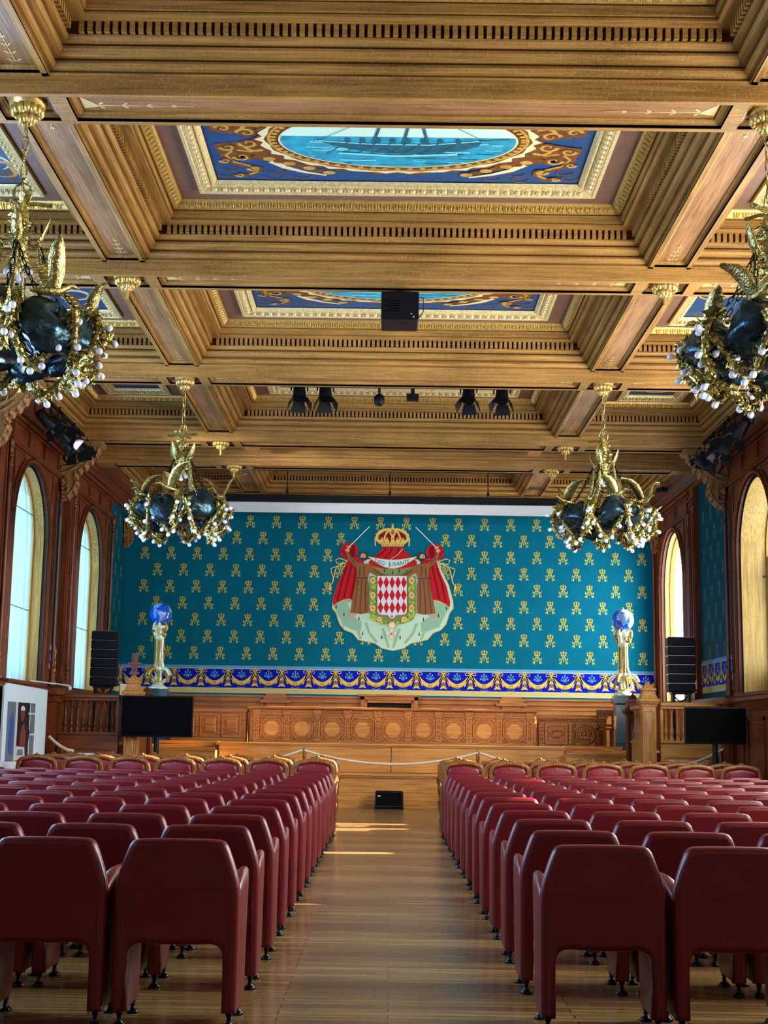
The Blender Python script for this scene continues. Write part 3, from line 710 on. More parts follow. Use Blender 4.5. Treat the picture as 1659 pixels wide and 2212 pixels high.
# windows
def window(n, side, yc, r, sill=2.15, spring=4.5, ya=None, yb=None, vis=True, depth=.16):
    root = struct(empty('window_%d' % n, (side*XW, yc, sill)))
    Mx = Matrix.Translation((-side*XW, -yc, -sill))
    ya = yc-1.55 if ya is None else ya; yb = yc+1.55 if yb is None else yb
    s = MB(); arch_wall(s, side, XW-.07, XW, ya, yb, 2.13, 6.22, yc, r+.05, spring, sill, 0, 0)
    X = XW-.07
    # frieze mouldings over the arch
    for z, t, p in ((5.72, .035, .05), (5.78, .05, .03), (6.08, .04, .04), (6.14, .05, .07)):
        s.box(side*(X-p), side*X, ya-.03, yb+.03, z, z+t)
    for yy in (ya+.12, yc-.5, yc+.5, yb-.16): s.box(side*(X-.045), side*X, yy, yy+.05, 5.83, 6.08)
    # raised jamb panels
    for yy in (ya+.03, yb-.19):
        for q in (0, .055, .11): s.box(side*(X-.02-.012*(q == .055)), side*X, yy+q, yy+q+.03, 2.5, 5.6)
    for sg in (-1, 1):   # spandrel leaf panel
        yq = yc+sg*(r+.13)
        s.tube([(side*(X-.01), yc+sg*(r*.55), 5.62), (side*(X-.02), yc+sg*(r*.8), 5.45), (side*(X-.02), yc+sg*(r+.04), 5.15), (side*(X-.01), yq-sg*.03, 4.7)], .018, 6)
        s.tube([(side*(X-.01), yc+sg*(r*.6), 5.68), (side*(X-.01), yq, 5.68), (side*(X-.01), yq, 4.75)], .014, 6)
    s.build('surround', 'dark_z', root, matrix=Mx)
    b = MB(); arch_band(b, side, X, .05, yc, r+.055, r+.13, spring, sill)
    b.build('arch_moulding', 'dark_z', root, matrix=Mx)
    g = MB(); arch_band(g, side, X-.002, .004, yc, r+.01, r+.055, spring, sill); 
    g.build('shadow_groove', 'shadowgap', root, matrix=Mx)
    c = MB(); arch_band(c, side, XW+depth+.05, .05, yc, r-.045, r, spring, sill)
    c.build('sash_frame', 'reveal', root, matrix=Mx)
    # colonnettes each side
    for yy in (ya-.05, yb+.05):
        q = MB(); q.lathe([(.03, 2.42), (.05, 2.45), (.05, 2.5), (.03, 2.55), (.034, 2.9), (.03, 5.0), (.045, 5.05), (.03, 5.1), (.03, 5.6), (.05, 5.65), (.05, 5.72)], (side*(X-.05), yy, 0), 10)
        q.lathe([(.075, 2.14), (.075, 2.2), (.055, 2.24), (.06, 2.34), (.04, 2.38), (.045, 2.42)], (side*(X-.05), yy, 0), 8)
        q.box(side*(X-.11), side*X, yy-.07, yy+.07, 5.72, 5.78)
        for t in range(5): q.ell((side*(X-.06), yy+random.uniform(-.03, .03), 5.35+.07*t), .04, .05, .05, 6, 4)
        q.build('colonnette', 'dark_z', root, matrix=Mx)
    sl = MB(); sl.box(side*(XW-.16), side*(XW+.45), yc-r-.1, yc+r+.1, sill-.05, sill); sl.build('sill', 'dark_y', root, matrix=Mx)
    return root
window(1, -1, 22.2, 1.1, ya=20.62, yb=23.82)
window(2, -1, 26.74, 1.1, ya=25.0, yb=28.42)
window(3, 1, 22.2, 1.1, ya=20.62, yb=23.78, depth=.42)
window(4, 1, 28.67, 1.13, ya=26.85, yb=30.35, depth=.1)
# pilasters in front of the wall cloth
def pilaster(name, side, y0, y1, label_n):
    p = MB(); p.box(side*(XW-.1), side*XW, y0, y1, 2.13, 6.2)
    for z, t, e in ((2.13, .12, .05), (2.28, .04, .03), (5.85, .05, .03), (5.95, .04, .05)): p.box(side*(XW-.1-e), side*XW, y0-e*.5, y1+e*.5, z, z+t)
    p.box(side*(XW-.12), side*(XW-.1), y0+.06, y0+.1, 2.5, 5.7); p.box(side*(XW-.12), side*(XW-.1), y1-.1, y1-.06, 2.5, 5.7)
    return struct(p.build(name, 'dark_z'))
pilaster('trim_6', -1, 24.58, 24.95, 0); pilaster('trim_7', 1, 26.42, 26.78, 0); pilaster('trim_8', 1, 30.38, 30.58, 0)
pilaster('trim_9', -1, 20.0, 20.5, 0); pilaster('trim_10', 1, 20.0, 20.5, 0)
# sheer curtains
def curtain(side, yc, r, label, x, sill=2.15, spring=4.5, seams=(3.35, 4.95)):
    root = empty('sheer_curtain', (side*x, yc, sill)); tag(root, label, 'curtain')
    c = MB(); n = 64; rows = [sill+.005, 3.0, 3.8, spring, spring+.4, spring+.75, spring+1.0, spring+r-.02]
    grid = []
    for z in rows:
        hw = (r-.015) if z <= spring else math.sqrt(max(.0004, (r-.01)**2-(z-spring)**2))
        grid.append([(side*(.015*sin(i*1.35)+.012*sin(i*.53)), -hw+2*hw*i/n, z-sill) for i in range(n+1)])
    for k in range(len(rows)-1):
        for i in range(n): c.add([grid[k][i], grid[k][i+1], grid[k+1][i+1], grid[k+1][i]], [(0, 1, 2, 3)], 0, True)
    c.build('cloth', 'curtain', root)
    for z in seams:
        if z > spring+.8: continue
        hw = r-.03 if z <= spring else math.sqrt(r*r-(z-spring)**2)-.04
        q = MB(); q.tube([(-side*.03, -hw, z-sill), (-side*.03, hw, z-sill)], .008, 6); q.build('seam_rod', 'hem', root)
    return root
curtain(-1, 22.2, 1.06, 'pale blue sheer curtain in the near left arched window', 6.08)
curtain(-1, 26.74, 1.06, 'pale blue sheer curtain in the far left arched window, behind the loudspeaker', 6.08)
curtain(1, 28.67, 1.09, 'white sheer curtain in the far right arched window, above the loudspeaker', 6.1)
gb = MB()
sh = empty('window_shutter', (6.36, 22.2, 2.15)); tag(sh, 'pale green casement shutter in the near right arched window', 'shutter')
q = MB()
for yy in (-1.05, -.35, .3, .98): q.box(-.02, .02, yy, yy+.07, 0, 2.35 if abs(yy) < .9 else 2.3)
q.box(-.02, .02, -1.05, 1.05, 0, .1); q.box(-.02, .02, -1.05, 1.05, 1.6, 1.68); q.build('casement', 'outside', sh)
q = MB(); q.box(-.01, .01, -1.0, 1.0, .1, .4)  # solid louvre added low in the window to hold off part of the sun
for k in range(6): q.box(-.02, .02, -1.0, 1.0, .1+.055*k, .12+.055*k)
q.build('sun_block_louvre', 'outside', sh)
gl = bpy.data.materials.new('window_glass'); gl.use_nodes = True; nt = gl.node_tree; nt.nodes.clear()
o_ = nt.nodes.new('ShaderNodeOutputMaterial'); t_ = nt.nodes.new('ShaderNodeBsdfTransparent'); g_ = nt.nodes.new('ShaderNodeBsdfGlossy'); x_ = nt.nodes.new('ShaderNodeMixShader')
g_.inputs['Roughness'].default_value = .02; x_.inputs[0].default_value = .06
nt.links.new(t_.outputs[0], x_.inputs[1]); nt.links.new(g_.outputs[0], x_.inputs[2]); nt.links.new(x_.outputs[0], o_.inputs[0]); MT['glass'] = gl
gp = MB(); gp.box(.03, .036, -1.08, 1.08, 0, 3.4); gp.build('pane', 'glass', sh)
h = MB(); h.tube([(-.02, 1.0, 1.95), (-.12, 1.0, 1.95), (-.12, .9, 1.95)], .015, 6); h.build('handle', 'black', sh)

# corbels (scroll consoles) under the beams
def corbel_mesh(mb):
    # local: x outward from wall (0..0.95), y width centred, z 0 at top going down to -1.0
    prof = [(0, 0), (.92, 0), (.92, -.06), (.88, -.09), (.86, -.16), (.76, -.2), (.70, -.28), (.60, -.38), (.46, -.46), (.36, -.52), (.34, -.62), (.38, -.72), (.34, -.82), (.24, -.92), (.12, -.98), (0, -1.02)]
    W_ = .17
    mb.rings([[(x, -W_+.02, z) for x, z in prof], [(x*1.0, -W_, z) for x, z in prof], [(x, W_, z) for x, z in prof], [(x, W_-.02, z) for x, z in prof]], 0, True, False)
    mb.box(0, .98, -W_-.05, W_+.05, -.03, .03); mb.box(0, .95, -W_-.03, W_+.03, -.07, -.03)
    for sg in (-1, 1):
        for (cx, cz, r0) in ((.30, -.24, .2), (.17, -.82, .12)):
            pts = []
            for i in range(34):
                t = i/33; a = t*4.2*pi*.62; rr = r0*(1-t*.82)
                pts.append((cx+rr*cos(a+1.0), sg*(W_+.005), cz+rr*sin(a+1.0)))
            mb.tube(pts, [.035*(1-.5*i/33) for i in range(34)], 6)
        mb.tube([(.05, sg*W_, -.45), (.2, sg*(W_+.01), -.42), (.36, sg*W_, -.36), (.5, sg*W_, -.28), (.62, sg*W_, -.16), (.78, sg*W_, -.1)], .026, 6)
        mb.tube([(.03, sg*W_, -.55), (.2, sg*(W_+.01), -.52), (.38, sg*W_, -.44), (.52, sg*W_, -.34)], .02, 6)
    # acanthus leaves down the front
    for (x, z, s_) in ((.80, -.18, .09), (.70, -.29, .1), (.58, -.40, .1), (.45, -.48, .09), (.37, -.58, .07), (.39, -.70, .09), (.33, -.82, .1), (.2, -.93, .09)):
        mb.ell((x, 0, z), s_*.5, .16, s_*.55, 8, 6); mb.ell((x+.015, 0, z-.015), s_*.5, .03, s_*.8, 6, 4)
for (side, yc, zt, sc, lab) in ((-1, 19.7, 6.41, 1, 'carved oak scroll corbel at the left picture edge, below the near chandelier'), (-1, 24.2, 6.41, 1, 'carved oak scroll corbel on the left wall between the two windows'),
                            (1, 24.2, 6.41, 1, 'carved oak scroll corbel on the right wall above the blue wall cloth'),
                            (-1, 30.25, 6.0, .62, 'small carved oak corbel in the far left corner'), (1, 30.2, 6.0, .62, 'small carved oak corbel in the far right corner')):
    m = MB(); corbel_mesh(m)
    o = m.build('scroll_corbel', 'corbel'); o.location = (side*(XW-.02), yc, zt); o.scale = (-side*sc*.76, sc, sc); tag(o, lab, 'corbel')
#PART2
# ================================================================ STAGE
def panel_frame(mb, x0, x1, y, z0, z1, w_=.05, d=.03, mi=0, inner=None):
    """raised frame on a face looking towards -y at depth y"""
    mb.box(x0, x1, y-d, y, z0, z0+w_, mi); mb.box(x0, x1, y-d, y, z1-w_, z1, mi)
    mb.box(x0, x0+w_, y-d, y, z0+w_, z1-w_, mi); mb.box(x1-w_, x1, y-d, y, z0+w_, z1-w_, mi)
    if inner is not None:
        a, b, c, e = x0+w_+.03, x1-w_-.03, z0+w_+.03, z1-w_-.03; g = .04
        mb.add([(a, y, c), (b, y, c), (b, y, e), (a, y, e), (a+g, y-.022, c+g), (b-g, y-.022, c+g), (b-g, y-.022, e-g), (a+g, y-.022, e-g)],
               [(0, 1, 5, 4), (1, 2, 6, 5), (2, 3, 7, 6), (3, 0, 4, 7), (4, 5, 6, 7)], inner, False)
def ledge(mb, x0, x1, y, z, d=.05, h=.05, mi=0):
    mb.box(x0, x1, y-d, y+.02, z-h*.5, z, mi); mb.box(x0, x1, y-d*.6, y+.02, z-h, z-h*.5, mi)
# platform
p = MB()
p.box(-3.33, 3.4, 27.42, YB, .0, 1.16); p.box(-5.9, 5.9, 27.9, YB, 0, 1.15)
p.box(-4.5, 4.5, 27.3, 27.44, 0, .58)
p.box(-5.9, -4.62, 24.35, 27.95, 0, 1.15); p.box(4.62, 5.9, 24.35, 27.95, 0, 1.15)
p.box(-4.62, -3.33, 27.0, 27.95, 0, 1.05); p.box(3.4, 4.62, 27.0, 27.95, 0, 1.05)
PF = struct(p.build('platform', 'stage_x'))
q = MB()
ledge(q, -3.36, 3.43, 27.42, 1.205, .05, .05); q.box(-3.36, 3.43, 27.4, 28.2, 1.16, 1.205)
ledge(q, -4.5, 4.5, 27.3, .64, .07, .07); q.box(-4.5, 4.5, 27.28, 27.44, .58, .64)
q.box(-4.5, 4.5, 27.285, 27.3, .29, .31)
ledge(q, -4.62, -3.33, 27.0, 1.10, .05, .06); ledge(q, 3.4, 4.62, 27.0, 1.10, .05, .06)
ledge(q, -4.62, -3.36, 27.9, 1.22, .05, .06); ledge(q, 3.43, 4.62, 27.9, 1.22, .05, .06)
q.build('ledge_moulding', 'stage_x', PF)
q = MB(); q.box(.045, .055, 27.412, 27.42, .66, 1.15); q.box(-3.33, -3.31, 27.41, 27.42, .64, 1.15); q.box(-2.0, 2.2, 27.405, 27.41, .66, .665)
q.build('joint_line', 'shadowgap', PF)
# dado of the back wall
d = MB()
d.box(-5.9, 5.9, YB-.06, YB, 1.15, 2.2)
d.box(-5.9, 5.9, YB-.12, YB, 2.06, 2.10); d.box(-5.9, 5.9, YB-.16, YB, 2.16, 2.2); d.box(-5.9, 5.9, YB-.1, YB, 2.10, 2.16); d.box(-5.9, 5.9, YB-.09, YB, 1.96, 2.0)
for x in (-2.47, 2.65):
    d.box(x-.26, x+.26, YB-.2, YB, 2.1, 2.16); d.box(x-.22, x+.22, YB-.17, YB, 2.16, 2.24); d.box(x-.33, x+.33, YB-.24, YB, 2.04, 2.10); d.box(x-.2, x+.2, YB-.15, YB, 1.2, 2.04)
for a, b in ((-5.6, -2.8), (-2.1, -.8), (.8, 2.3), (3.0, 5.6)):
    panel_frame(d, a, b, YB-.06, 1.3, 1.92, .06, .02)
struct(d.build('baseboard_back', 'desk'))
dd = struct(empty('door_1', (0, YB-.1, 1.15))); m = MB()
m.box(-.62, -.54, -.16, 0, 0, 1.05); m.box(.54, .62, -.16, 0, 0, 1.05); m.box(-.62, .62, -.16, 0, .98, 1.06); m.box(-.68, .68, -.2, 0, 1.06, 1.1)
m.box(-.54, -.48, -.12, 0, 0, 1.0); m.box(.48, .54, -.12, 0, 0, 1.0); m.box(-.5, .5, -.12, 0, .92, .98); m.build('door_frame', 'desk', dd)
m = MB(); m.box(-.48, .48, -.03, 0, 0, .92); m.build('dark_opening', 'shadowgap', dd)  # near-black slab, the shade of the open doorway put into its colour

# tribune desk with nine octagon panels
tr = tag(empty('tribune_desk', (.08, 28.3, 1.16)), 'long carved oak tribune desk with nine octagon panels on the stage', 'desk')
X0, X1 = -2.82, 2.82
b = MB(); b.box(X0, X1, 0, .5, .045, .74); b.box(X0-.02, X1+.02, -.06, .5, 0, .05); b.box(X0, X1, -.04, .5, .05, .09)
b.lathe([(.07, 0), (.07, .05), (.055, .08), (.055, .66), (.065, .7), (.065, .72)], (X0-.02, .05, 0), 12); b.lathe([(.07, 0), (.07, .05), (.055, .08), (.055, .66), (.065, .7), (.065, .72)], (X1+.02, .05, 0), 12)
b.build('carcass', 'desk', tr)
b = MB(); b.bev(X0-.1, X1+.1, -.1, .55, .715, .765, .012); b.build('desktop', 'desk', tr)
pw = .14; step = (X1-X0-pw)/9
for i in range(10):
    x = X0+i*step; m = MB(); m.box(x, x+pw, -.045, 0, .09, .14); m.box(x+.01, x+pw-.01, -.035, 0, .14, .58); m.box(x-.01, x+pw+.01, -.06, 0, .60, .70)
    m.box(x+.0, x+pw, -.05, 0, .57, .6); m.bev(x+.02, x+pw-.02, -.075, -.055, .62, .69, .01)
    for k in range(6): m.ell((x+pw/2, -.04, .18+.065*k), .028, .014, .03, 6, 4)
    for k in range(5): m.ell((x+pw/2-.02, -.038, .21+.065*k), .014, .01, .018, 5, 3); m.ell((x+pw/2+.02, -.038, .21+.065*k), .014, .01, .018, 5, 3)
    m.build('carved_pilaster', 'desk', tr)
for i in range(9):
    x0 = X0+pw+i*step; x1 = x0+step-pw; cx = (x0+x1)/2; cz = .33; m = MB()
    m.box(x0+.01, x1-.01, -.02, 0, .6, .69)
    for k in range(9): m.ell((x0+.05+k*(x1-x0-.1)/8, -.022, .645), .022, .012, .025, 6, 4)
    def octo(r): return [(cx+r*cos(pi/8+k*pi/4), cz+r*sin(pi/8+k*pi/4)) for k in range(8)]
    ys = [(.255, 0), (.25, -.03), (.225, -.03), (.215, -.008), (.195, -.008), (.185, -.026), (.17, -.026), (.155, -.012)]
    rg = [[(u, y, v) for u, v in octo(r)] for r, y in ys]; m.rings(rg, 0, False, False)
    m.add(rg[-1], [tuple(range(8))], 1, False)
    for sx in (-1, 1):
        for sz in (-1, 1):
            for k, (u, v) in enumerate(((.2, .2), (.225, .15), (.15, .225))): m.ell((cx+sx*u, -.012, cz+sz*v), .03, .014, .03, 6, 4)
    panel_frame(m, x0+.005, x1-.005, 0, .09, .57, .012, .02)
    m.build('octagon_panel', ['desk', 'desk_hi'], tr)
# left cabinets with raised panels
cb = tag(empty('panelled_bench_front', (-3.75, 28.45, 1.16)), 'oak bench front with three raised panels left of the tribune desk', 'bench')
m = MB(); m.box(-.65, .85, 0, .45, 0, .66); m.box(-.67, .87, -.04, .47, .64, .7); m.box(-.65, .85, -.03, 0, 0, .12); m.build('body', 'desk', cb)
for i in range(3):
    m = MB(); x = -.52+i*.44; panel_frame(m, x, x+.4, 0, .14, .6, .04, .03, 0, 0); m.build('raised_panel', 'desk', cb)
cb = tag(empty('carved_cabinet', (3.7, 28.45, 1.16)), 'carved oak cabinet with round rosette right of the tribune desk', 'cabinet')
m = MB(); m.box(-.68, .7, 0, .45, 0, .6); m.box(-.70, .72, -.05, .47, .6, .68); m.box(-.68, .7, -.05, 0, .0, .07)
for k in range(21): m.ell((-.63+k*.063, -.05, .57), .022, .02, .022, 5, 4)
m.build('body', 'desk', cb)
for x in (-.62, -.02, .52):
    m = MB(); m.box(x-.05, x+.05, -.05, 0, .07, .52)
    for k in range(5): m.ell((x, -.06, .13+.08*k), .036, .02, .04, 7, 5)
    m.build('carved_pilaster', 'desk', cb)
m = MB(); panel_frame(m, -.55, -.09, 0, .09, .5, .05, .035); m.box(-.48, -.16, -.01, 0, .16, .43)
for k in range(14): a = k*pi/7; m.ell((-.32+.11*cos(a), -.02, .295+.07*sin(a)), .03, .02, .025, 6, 4)
m.build('carved_panel', 'desk', cb)
m = MB(); c = (.25, 0, .30)
for r in (.20, .165, .12): m.tube([(c[0]+r*cos(t), -.02, c[2]+r*sin(t)) for t in [k*pi/12 for k in range(25)]], .014, 6)
for k in range(12): a = k*pi/6; m.ell((c[0]+.08*cos(a), -.025, c[2]+.08*sin(a)), .026, .02, .026, 6, 4)
m.ell((c[0], -.04, c[2]), .03, .03, .03, 8, 5); m.build('rosette', 'desk', cb)
ch = tag(empty('high_back_chair', (4.30, 27.97, 1.16)), 'plain wooden high back chair beside the blue marble pedestal, right', 'chair')
for sx in (-1, 1):
    m = MB(); m.box(sx*.15-.02, sx*.15+.02, 0, .04, 0, .78); m.build('back_post', 'dark_z', ch)
    m = MB(); m.box(sx*.15-.02, sx*.15+.02, .24, .28, 0, .38); m.build('leg', 'dark_z', ch)
m = MB(); m.box(-.13, .13, 0, .04, .66, .78); m.build('top_rail', 'dark_x', ch)
m = MB(); m.box(-.13, .13, .01, .03, .45, .5); m.build('cross_rail', 'dark_x', ch)
m = MB(); m.box(-.17, .17, .0, .28, .38, .42); m.build('seat', 'dark_x', ch)

# balustrades
def baluster(mb, c, h=.58, r=.034):
    P = [(r*1.25, 0), (r*1.25, .05), (r*.8, .06), (r*1.1, .10), (r*.65, .15), (r*.8, .17), (r*1.05, .22), (r*1.1, .30), (r*.95, .37), (r*.8, .38), (r*.95, .395), (r*.8, .41), (r*.7, .43), (r*.62, .5), (r*.55, .70), (r*.5, .83), (r*.8, .85), (r*.6, .87), (r*.8, .90), (r*1.2, .94), (r*1.2, 1.0)]
    mb.lathe([(a, z*h) for a, z in P], c, 10)
def newel(name, loc, h, label, mt='stage_z', finial=True):
    o = tag(empty(name, loc), label, 'newel post'); w_ = .115
    m = MB(); m.box(-w_, w_, -w_, w_, 0, h-.42); 
    for z0, z1 in ((.3, .75), (.8, .95), (1.0, h-.5)):
        panel_frame(m, -w_+.03, w_-.03, -w_, z0, z1, .015, .012, 0, None)
        m.add([(-.05, -w_, z0+.03), (.05, -w_, z0+.03), (.05, -w_, z1-.03), (-.05, -w_, z1-.03), (0, -w_-.03, (z0+z1)/2)], [(0, 1, 4), (1, 2, 4), (2, 3, 4), (3, 0, 4)], 0, False)
    m.build('shaft', mt, o)
    m = MB(); m.loftz([(h-.42, -.13, .13, -.13, .13), (h-.39, -.13, .13, -.13, .13), (h-.38, -.155, .155, -.155, .155), (h-.33, -.175, .175, -.175, .175), (h-.30, -.175, .175, -.175, .175), (h-.28, -.14, .14, -.14, .14), (h-.22, -.115, .115, -.115, .115),
                       (h-.16, -.10, .10, -.10, .10), (h-.15, -.125, .125, -.125, .125), (h-.12, -.125, .125, -.125, .125), (h-.11, -.09, .09, -.09, .09), (h-.05, -.05, .05, -.05, .05), (h, -.005, .005, -.005, .005)])
    m.build('cap', mt, o)
    return o
def balustrade(side):
    nm = 'left' if side < 0 else 'right'
    mx, mz = ('dark_x', 'dark_z') if side < 0 else ('stage_x', 'stage_z')
    xa, xb = (4.65, 5.68)
    o = tag(empty('balustrade', (side*5.1, 24.1, 0)), 'oak balustrade with turned balusters behind the %s television' % nm, 'balustrade')
    lx = lambda x: side*x-side*5.1
    a, b = sorted((lx(xa), lx(xb)))
    m = MB(); m.box(a, b, 0, .12, .6, 1.32); m.box(a, b, -.03, .15, 1.32, 1.36)
    panel_frame(m, a+.06, b-.06, 0, .72, 1.1, .03, .02, 0, 0); m.box(a, b, -.05, 0, .5, .6); m.box(a, b, 0, .12, 0, .5)
    m.box(a-.0, a+.05, 0, .12, 1.36, 1.9); m.box(b-.05, b, 0, .12, 1.36, 1.9)
    m.build('panel', mx, o)
    m = MB(); m.box(a, b, -.03, .15, 1.9, 1.94); m.bev(a, b, -.06, .18, 1.94, 2.01, .015); m.build('handrail', mx, o)
    for i in range(9):
        m = MB(); baluster(m, (a+.1+(b-a-.2)*i/8, .06, 1.36), .54); m.build('baluster', mz, o)
    # return flight running back along y
    r = tag(empty('side_balustrade', (side*4.55, 25.2, 0)), 'oak balustrade returning towards the stage beside the %s newel post' % nm, 'balustrade')
    m = MB(); m.box(-.06, .06, -.85, .85, 0, 1.30); m.box(-.08, .08, -.85, .85, 1.3, 1.35); m.build('panel', mx, r)
    m = MB(); m.bev(-.09, .09, -.85, .85, 1.9, 1.98, .015); m.build('handrail', mx, r)
    for i in range(9):
        m = MB(); baluster(m, (0, -.76+1.52*i/8, 1.35), .55); m.build('baluster', mz, r)
for s_ in (-1, 1):
    balustrade(s_)
    nm = 'left' if s_ < 0 else 'right'
    newel('newel_post', (s_*4.42+(.0 if s_ < 0 else .03), 24.15, 0), 2.36, 'square oak newel post with pyramid cap at the front %s stage corner' % nm, 'stage_z')
    newel('newel_post', (s_*4.56, 26.3, 0), 2.22, 'dark oak newel post with pyramid cap behind the front %s one' % nm, 'dark_z')
tt = tag(empty('wooden_pedestal_block', (-4.42, 24.15, 2.36)), 'small upright wooden block standing on the front left newel post', 'block')
m = MB(); m.box(-.045, .045, -.045, .045, .04, .36); m.build('upright', 'dark_z', tt); m = MB(); m.box(-.11, .11, -.06, .06, .16, .2); m.build('collar', 'dark_x', tt); m = MB(); m.box(-.07, .07, -.07, .07, -.005, .04); m.build('foot_block', 'dark_x', tt)
tt = MB(); tt.box(0, .18, 0, .03, 0, .2); o = tt.build('leaf_ornament_panel', 'cream'); o.location = (-4.82, 25.0, 2.02); 
for k in range(5): pass
tag(o, 'small pale carved panel between the left loudspeaker and the newel post', 'panel')

# marble pedestals and globe lamps
LANDS = {
 'sam': [(-80, 8), (-72, 12), (-60, 9), (-50, 0), (-35, -6), (-39, -18), (-48, -27), (-57, -36), (-65, -42), (-68, -54), (-74, -50), (-73, -36), (-70, -18), (-81, -5)],
 'nam': [(-165, 65), (-140, 70), (-95, 72), (-80, 68), (-62, 58), (-56, 50), (-68, 44), (-76, 36), (-81, 28), (-90, 30), (-97, 26), (-95, 18), (-86, 15), (-78, 8), (-84, 10), (-96, 15), (-106, 22), (-116, 32), (-124, 42), (-130, 54), (-150, 60)],
 'green': [(-55, 62), (-42, 60), (-22, 70), (-20, 80), (-55, 80), (-65, 76)],
 'afr': [(-17, 15), (-10, 30), (-6, 35), (10, 37), (20, 31), (32, 31), (37, 22), (43, 12), (51, 12), (42, -2), (40, -15), (35, -22), (32, -29), (20, -35), (15, -27), (12, -15), (9, 0), (5, 5), (-8, 5), (-15, 10)],
 'eur': [(-9, 37), (-9, 43), (-2, 48), (5, 53), (10, 58), (5, 62), (20, 71), (60, 72), (100, 76), (140, 73), (150, 60), (130, 45), (121, 38), (120, 25), (108, 20), (104, 8), (98, 15), (90, 22), (80, 12), (77, 8), (72, 20), (60, 25), (55, 18), (45, 13), (40, 22), (35, 32), (28, 38), (22, 38), (14, 43), (5, 43), (0, 38)],
 'arab': [(35, 30), (48, 30), (57, 24), (52, 16), (44, 12), (38, 22)],
 'mad': [(44, -16), (50, -14), (47, -25), (43, -22)]}
def inpoly(x, y, P):
    c = False; n = len(P); j = n-1
    for i in range(n):
        if (P[i][1] > y) != (P[j][1] > y) and x < (P[j][0]-P[i][0])*(y-P[i][1])/(P[j][1]-P[i][1])+P[i][0]: c = not c
        j = i
    return c
def globe_lamp(side, lon0, label, globe_label):
    x, y = (-4.69, 28.3) if side < 0 else (4.73, 28.3)
    pd = tag(empty('marble_pedestal', (x, y, 1.15)), 'blue green marble pedestal under the %s globe lamp' % ('left' if side < 0 else 'right'), 'pedestal')
    m = MB(); m.loftz([(0, -.21, .21, -.21, .21), (.12, -.21, .21, -.21, .21), (.15, -.2, .2, -.2, .2), (.9, -.18, .18, -.18, .18), (.93, -.23, .23, -.23, .23), (1.04, -.23, .23, -.23, .23)])
    m.build('shaft', 'marble', pd)
    m = MB(); m.loftz([(1.04, -.2, .2, -.2, .2), (1.09, -.2, .2, -.2, .2)]); m.build('plinth', 'marble', pd)
    o = tag(empty('globe_lamp', (x, y, 2.24)), label, 'lamp')
    b = MB()
    b.lathe([(.20, 0), (.2, .03), (.14, .06), (.1, .1), (.085, .16), (.07, .3), (.1, .36), (.13, .40), (.09, .46), (.075, .55), (.07, .95), (.09, 1.0), (.11, 1.04), (.09, 1.1), (.07, 1.14), (.1, 1.2), (.13, 1.26), (.1, 1.29)], (0, 0, 0), 14)
    b.build('column', 'ivory', o)
    for k in range(4):
        a = k*pi/2+pi/4+.2; c = MB()
        # large C scroll base
        pts = []
        for i in range(30):
            t = i/29; an = -2.2+t*5.6; rr = .19*(1-.72*t)
            pts.append(((.13+rr*cos(an+2.4))*cos(a), (.13+rr*cos(an+2.4))*sin(a), .22+rr*1.15*sin(an+2.4)))
        c.tube(pts, [.044*(1-.4*i/29) for i in range(30)], 7)
        up = [(.10, .42), (.12, .46), (.085, .55), (.075, .8), (.08, 1.0)]
        c.tube([(r_*cos(a), r_*sin(a), z) for r_, z in up], .028, 6)
        c.build('base_scroll', 'ivory' if k % 2 else 'gold2', o)
        g = MB()
        for i in range(15): g.ell((.085*cos(a+.78), .085*sin(a+.78), .45+.037*i), .022, .022, .02, 5, 4)
        for i in range(6): g.ell(((.14+.012*i)*cos(a+.78), (.14+.012*i)*sin(a+.78), .33-.035*i), .03, .03, .03, 6, 4)
        g.build('garland', 'gold2', o)
        h = MB()   # figurehead heads and shells under the globe
        h.ell((.13*cos(a), .13*sin(a), 1.1), .045, .045, .06, 8, 6); h.ell((.16*cos(a), .16*sin(a), 1.2), .05, .05, .03, 8, 5)
        h.tube([(.1*cos(a), .1*sin(a), 1.16), (.2*cos(a), .2*sin(a), 1.22), (.19*cos(a), .19*sin(a), 1.29), (.13*cos(a), .13*sin(a), 1.34)], .02, 6)
        h.ell((.1*cos(a+.6), .1*sin(a+.6), 1.3), .04, .04, .05, 6, 5)
        h.build('mask_scroll', 'gold2' if k % 2 else 'ivory', o)
    gm = MB(); nu, nv = 120, 60; r_ = .228; vs = []
    for j in range(nv+1):
        la = -pi/2+pi*j/nv
        for i in range(nu): lo = 2*pi*i/nu; vs.append((r_*cos(la)*sin(lo), -r_*cos(la)*cos(lo), 1.52+r_*sin(la)))
    for j in range(nv):
        for i in range(nu):
            lon = math.degrees(2*pi*(i+.5)/nu)+lon0; lat = -90+180*(j+.5)/nv; lon = (lon+180) % 360-180
            land = any(inpoly(lon, lat, P) for P in LANDS.values()) 
            if lat < -72: land = True
            if 30 < lat < 40 and 5 < lon < 32 and not inpoly(lon, lat, LANDS['afr']): land = False
            gm.v; gm.f.append((j*nu+i, j*nu+(i+1) % nu, (j+1)*nu+(i+1) % nu, (j+1)*nu+i)); gm.m.append(1 if land else 0); gm.sm.append(True)
    gm.v = vs; gm.build('globe', ['ocean', 'land'], o)
    k = MB(); k.lathe([(.03, 1.745), (.02, 1.76), (.008, 1.785)], (0, 0, 0), 8); k.build('finial', 'gold2', o)
globe_lamp(-1, -75, 'blue globe lamp showing the Americas on an ornate gilt column, left', '')
globe_lamp(1, 28, 'blue globe lamp showing Africa and Europe on an ornate gilt column, right', '')

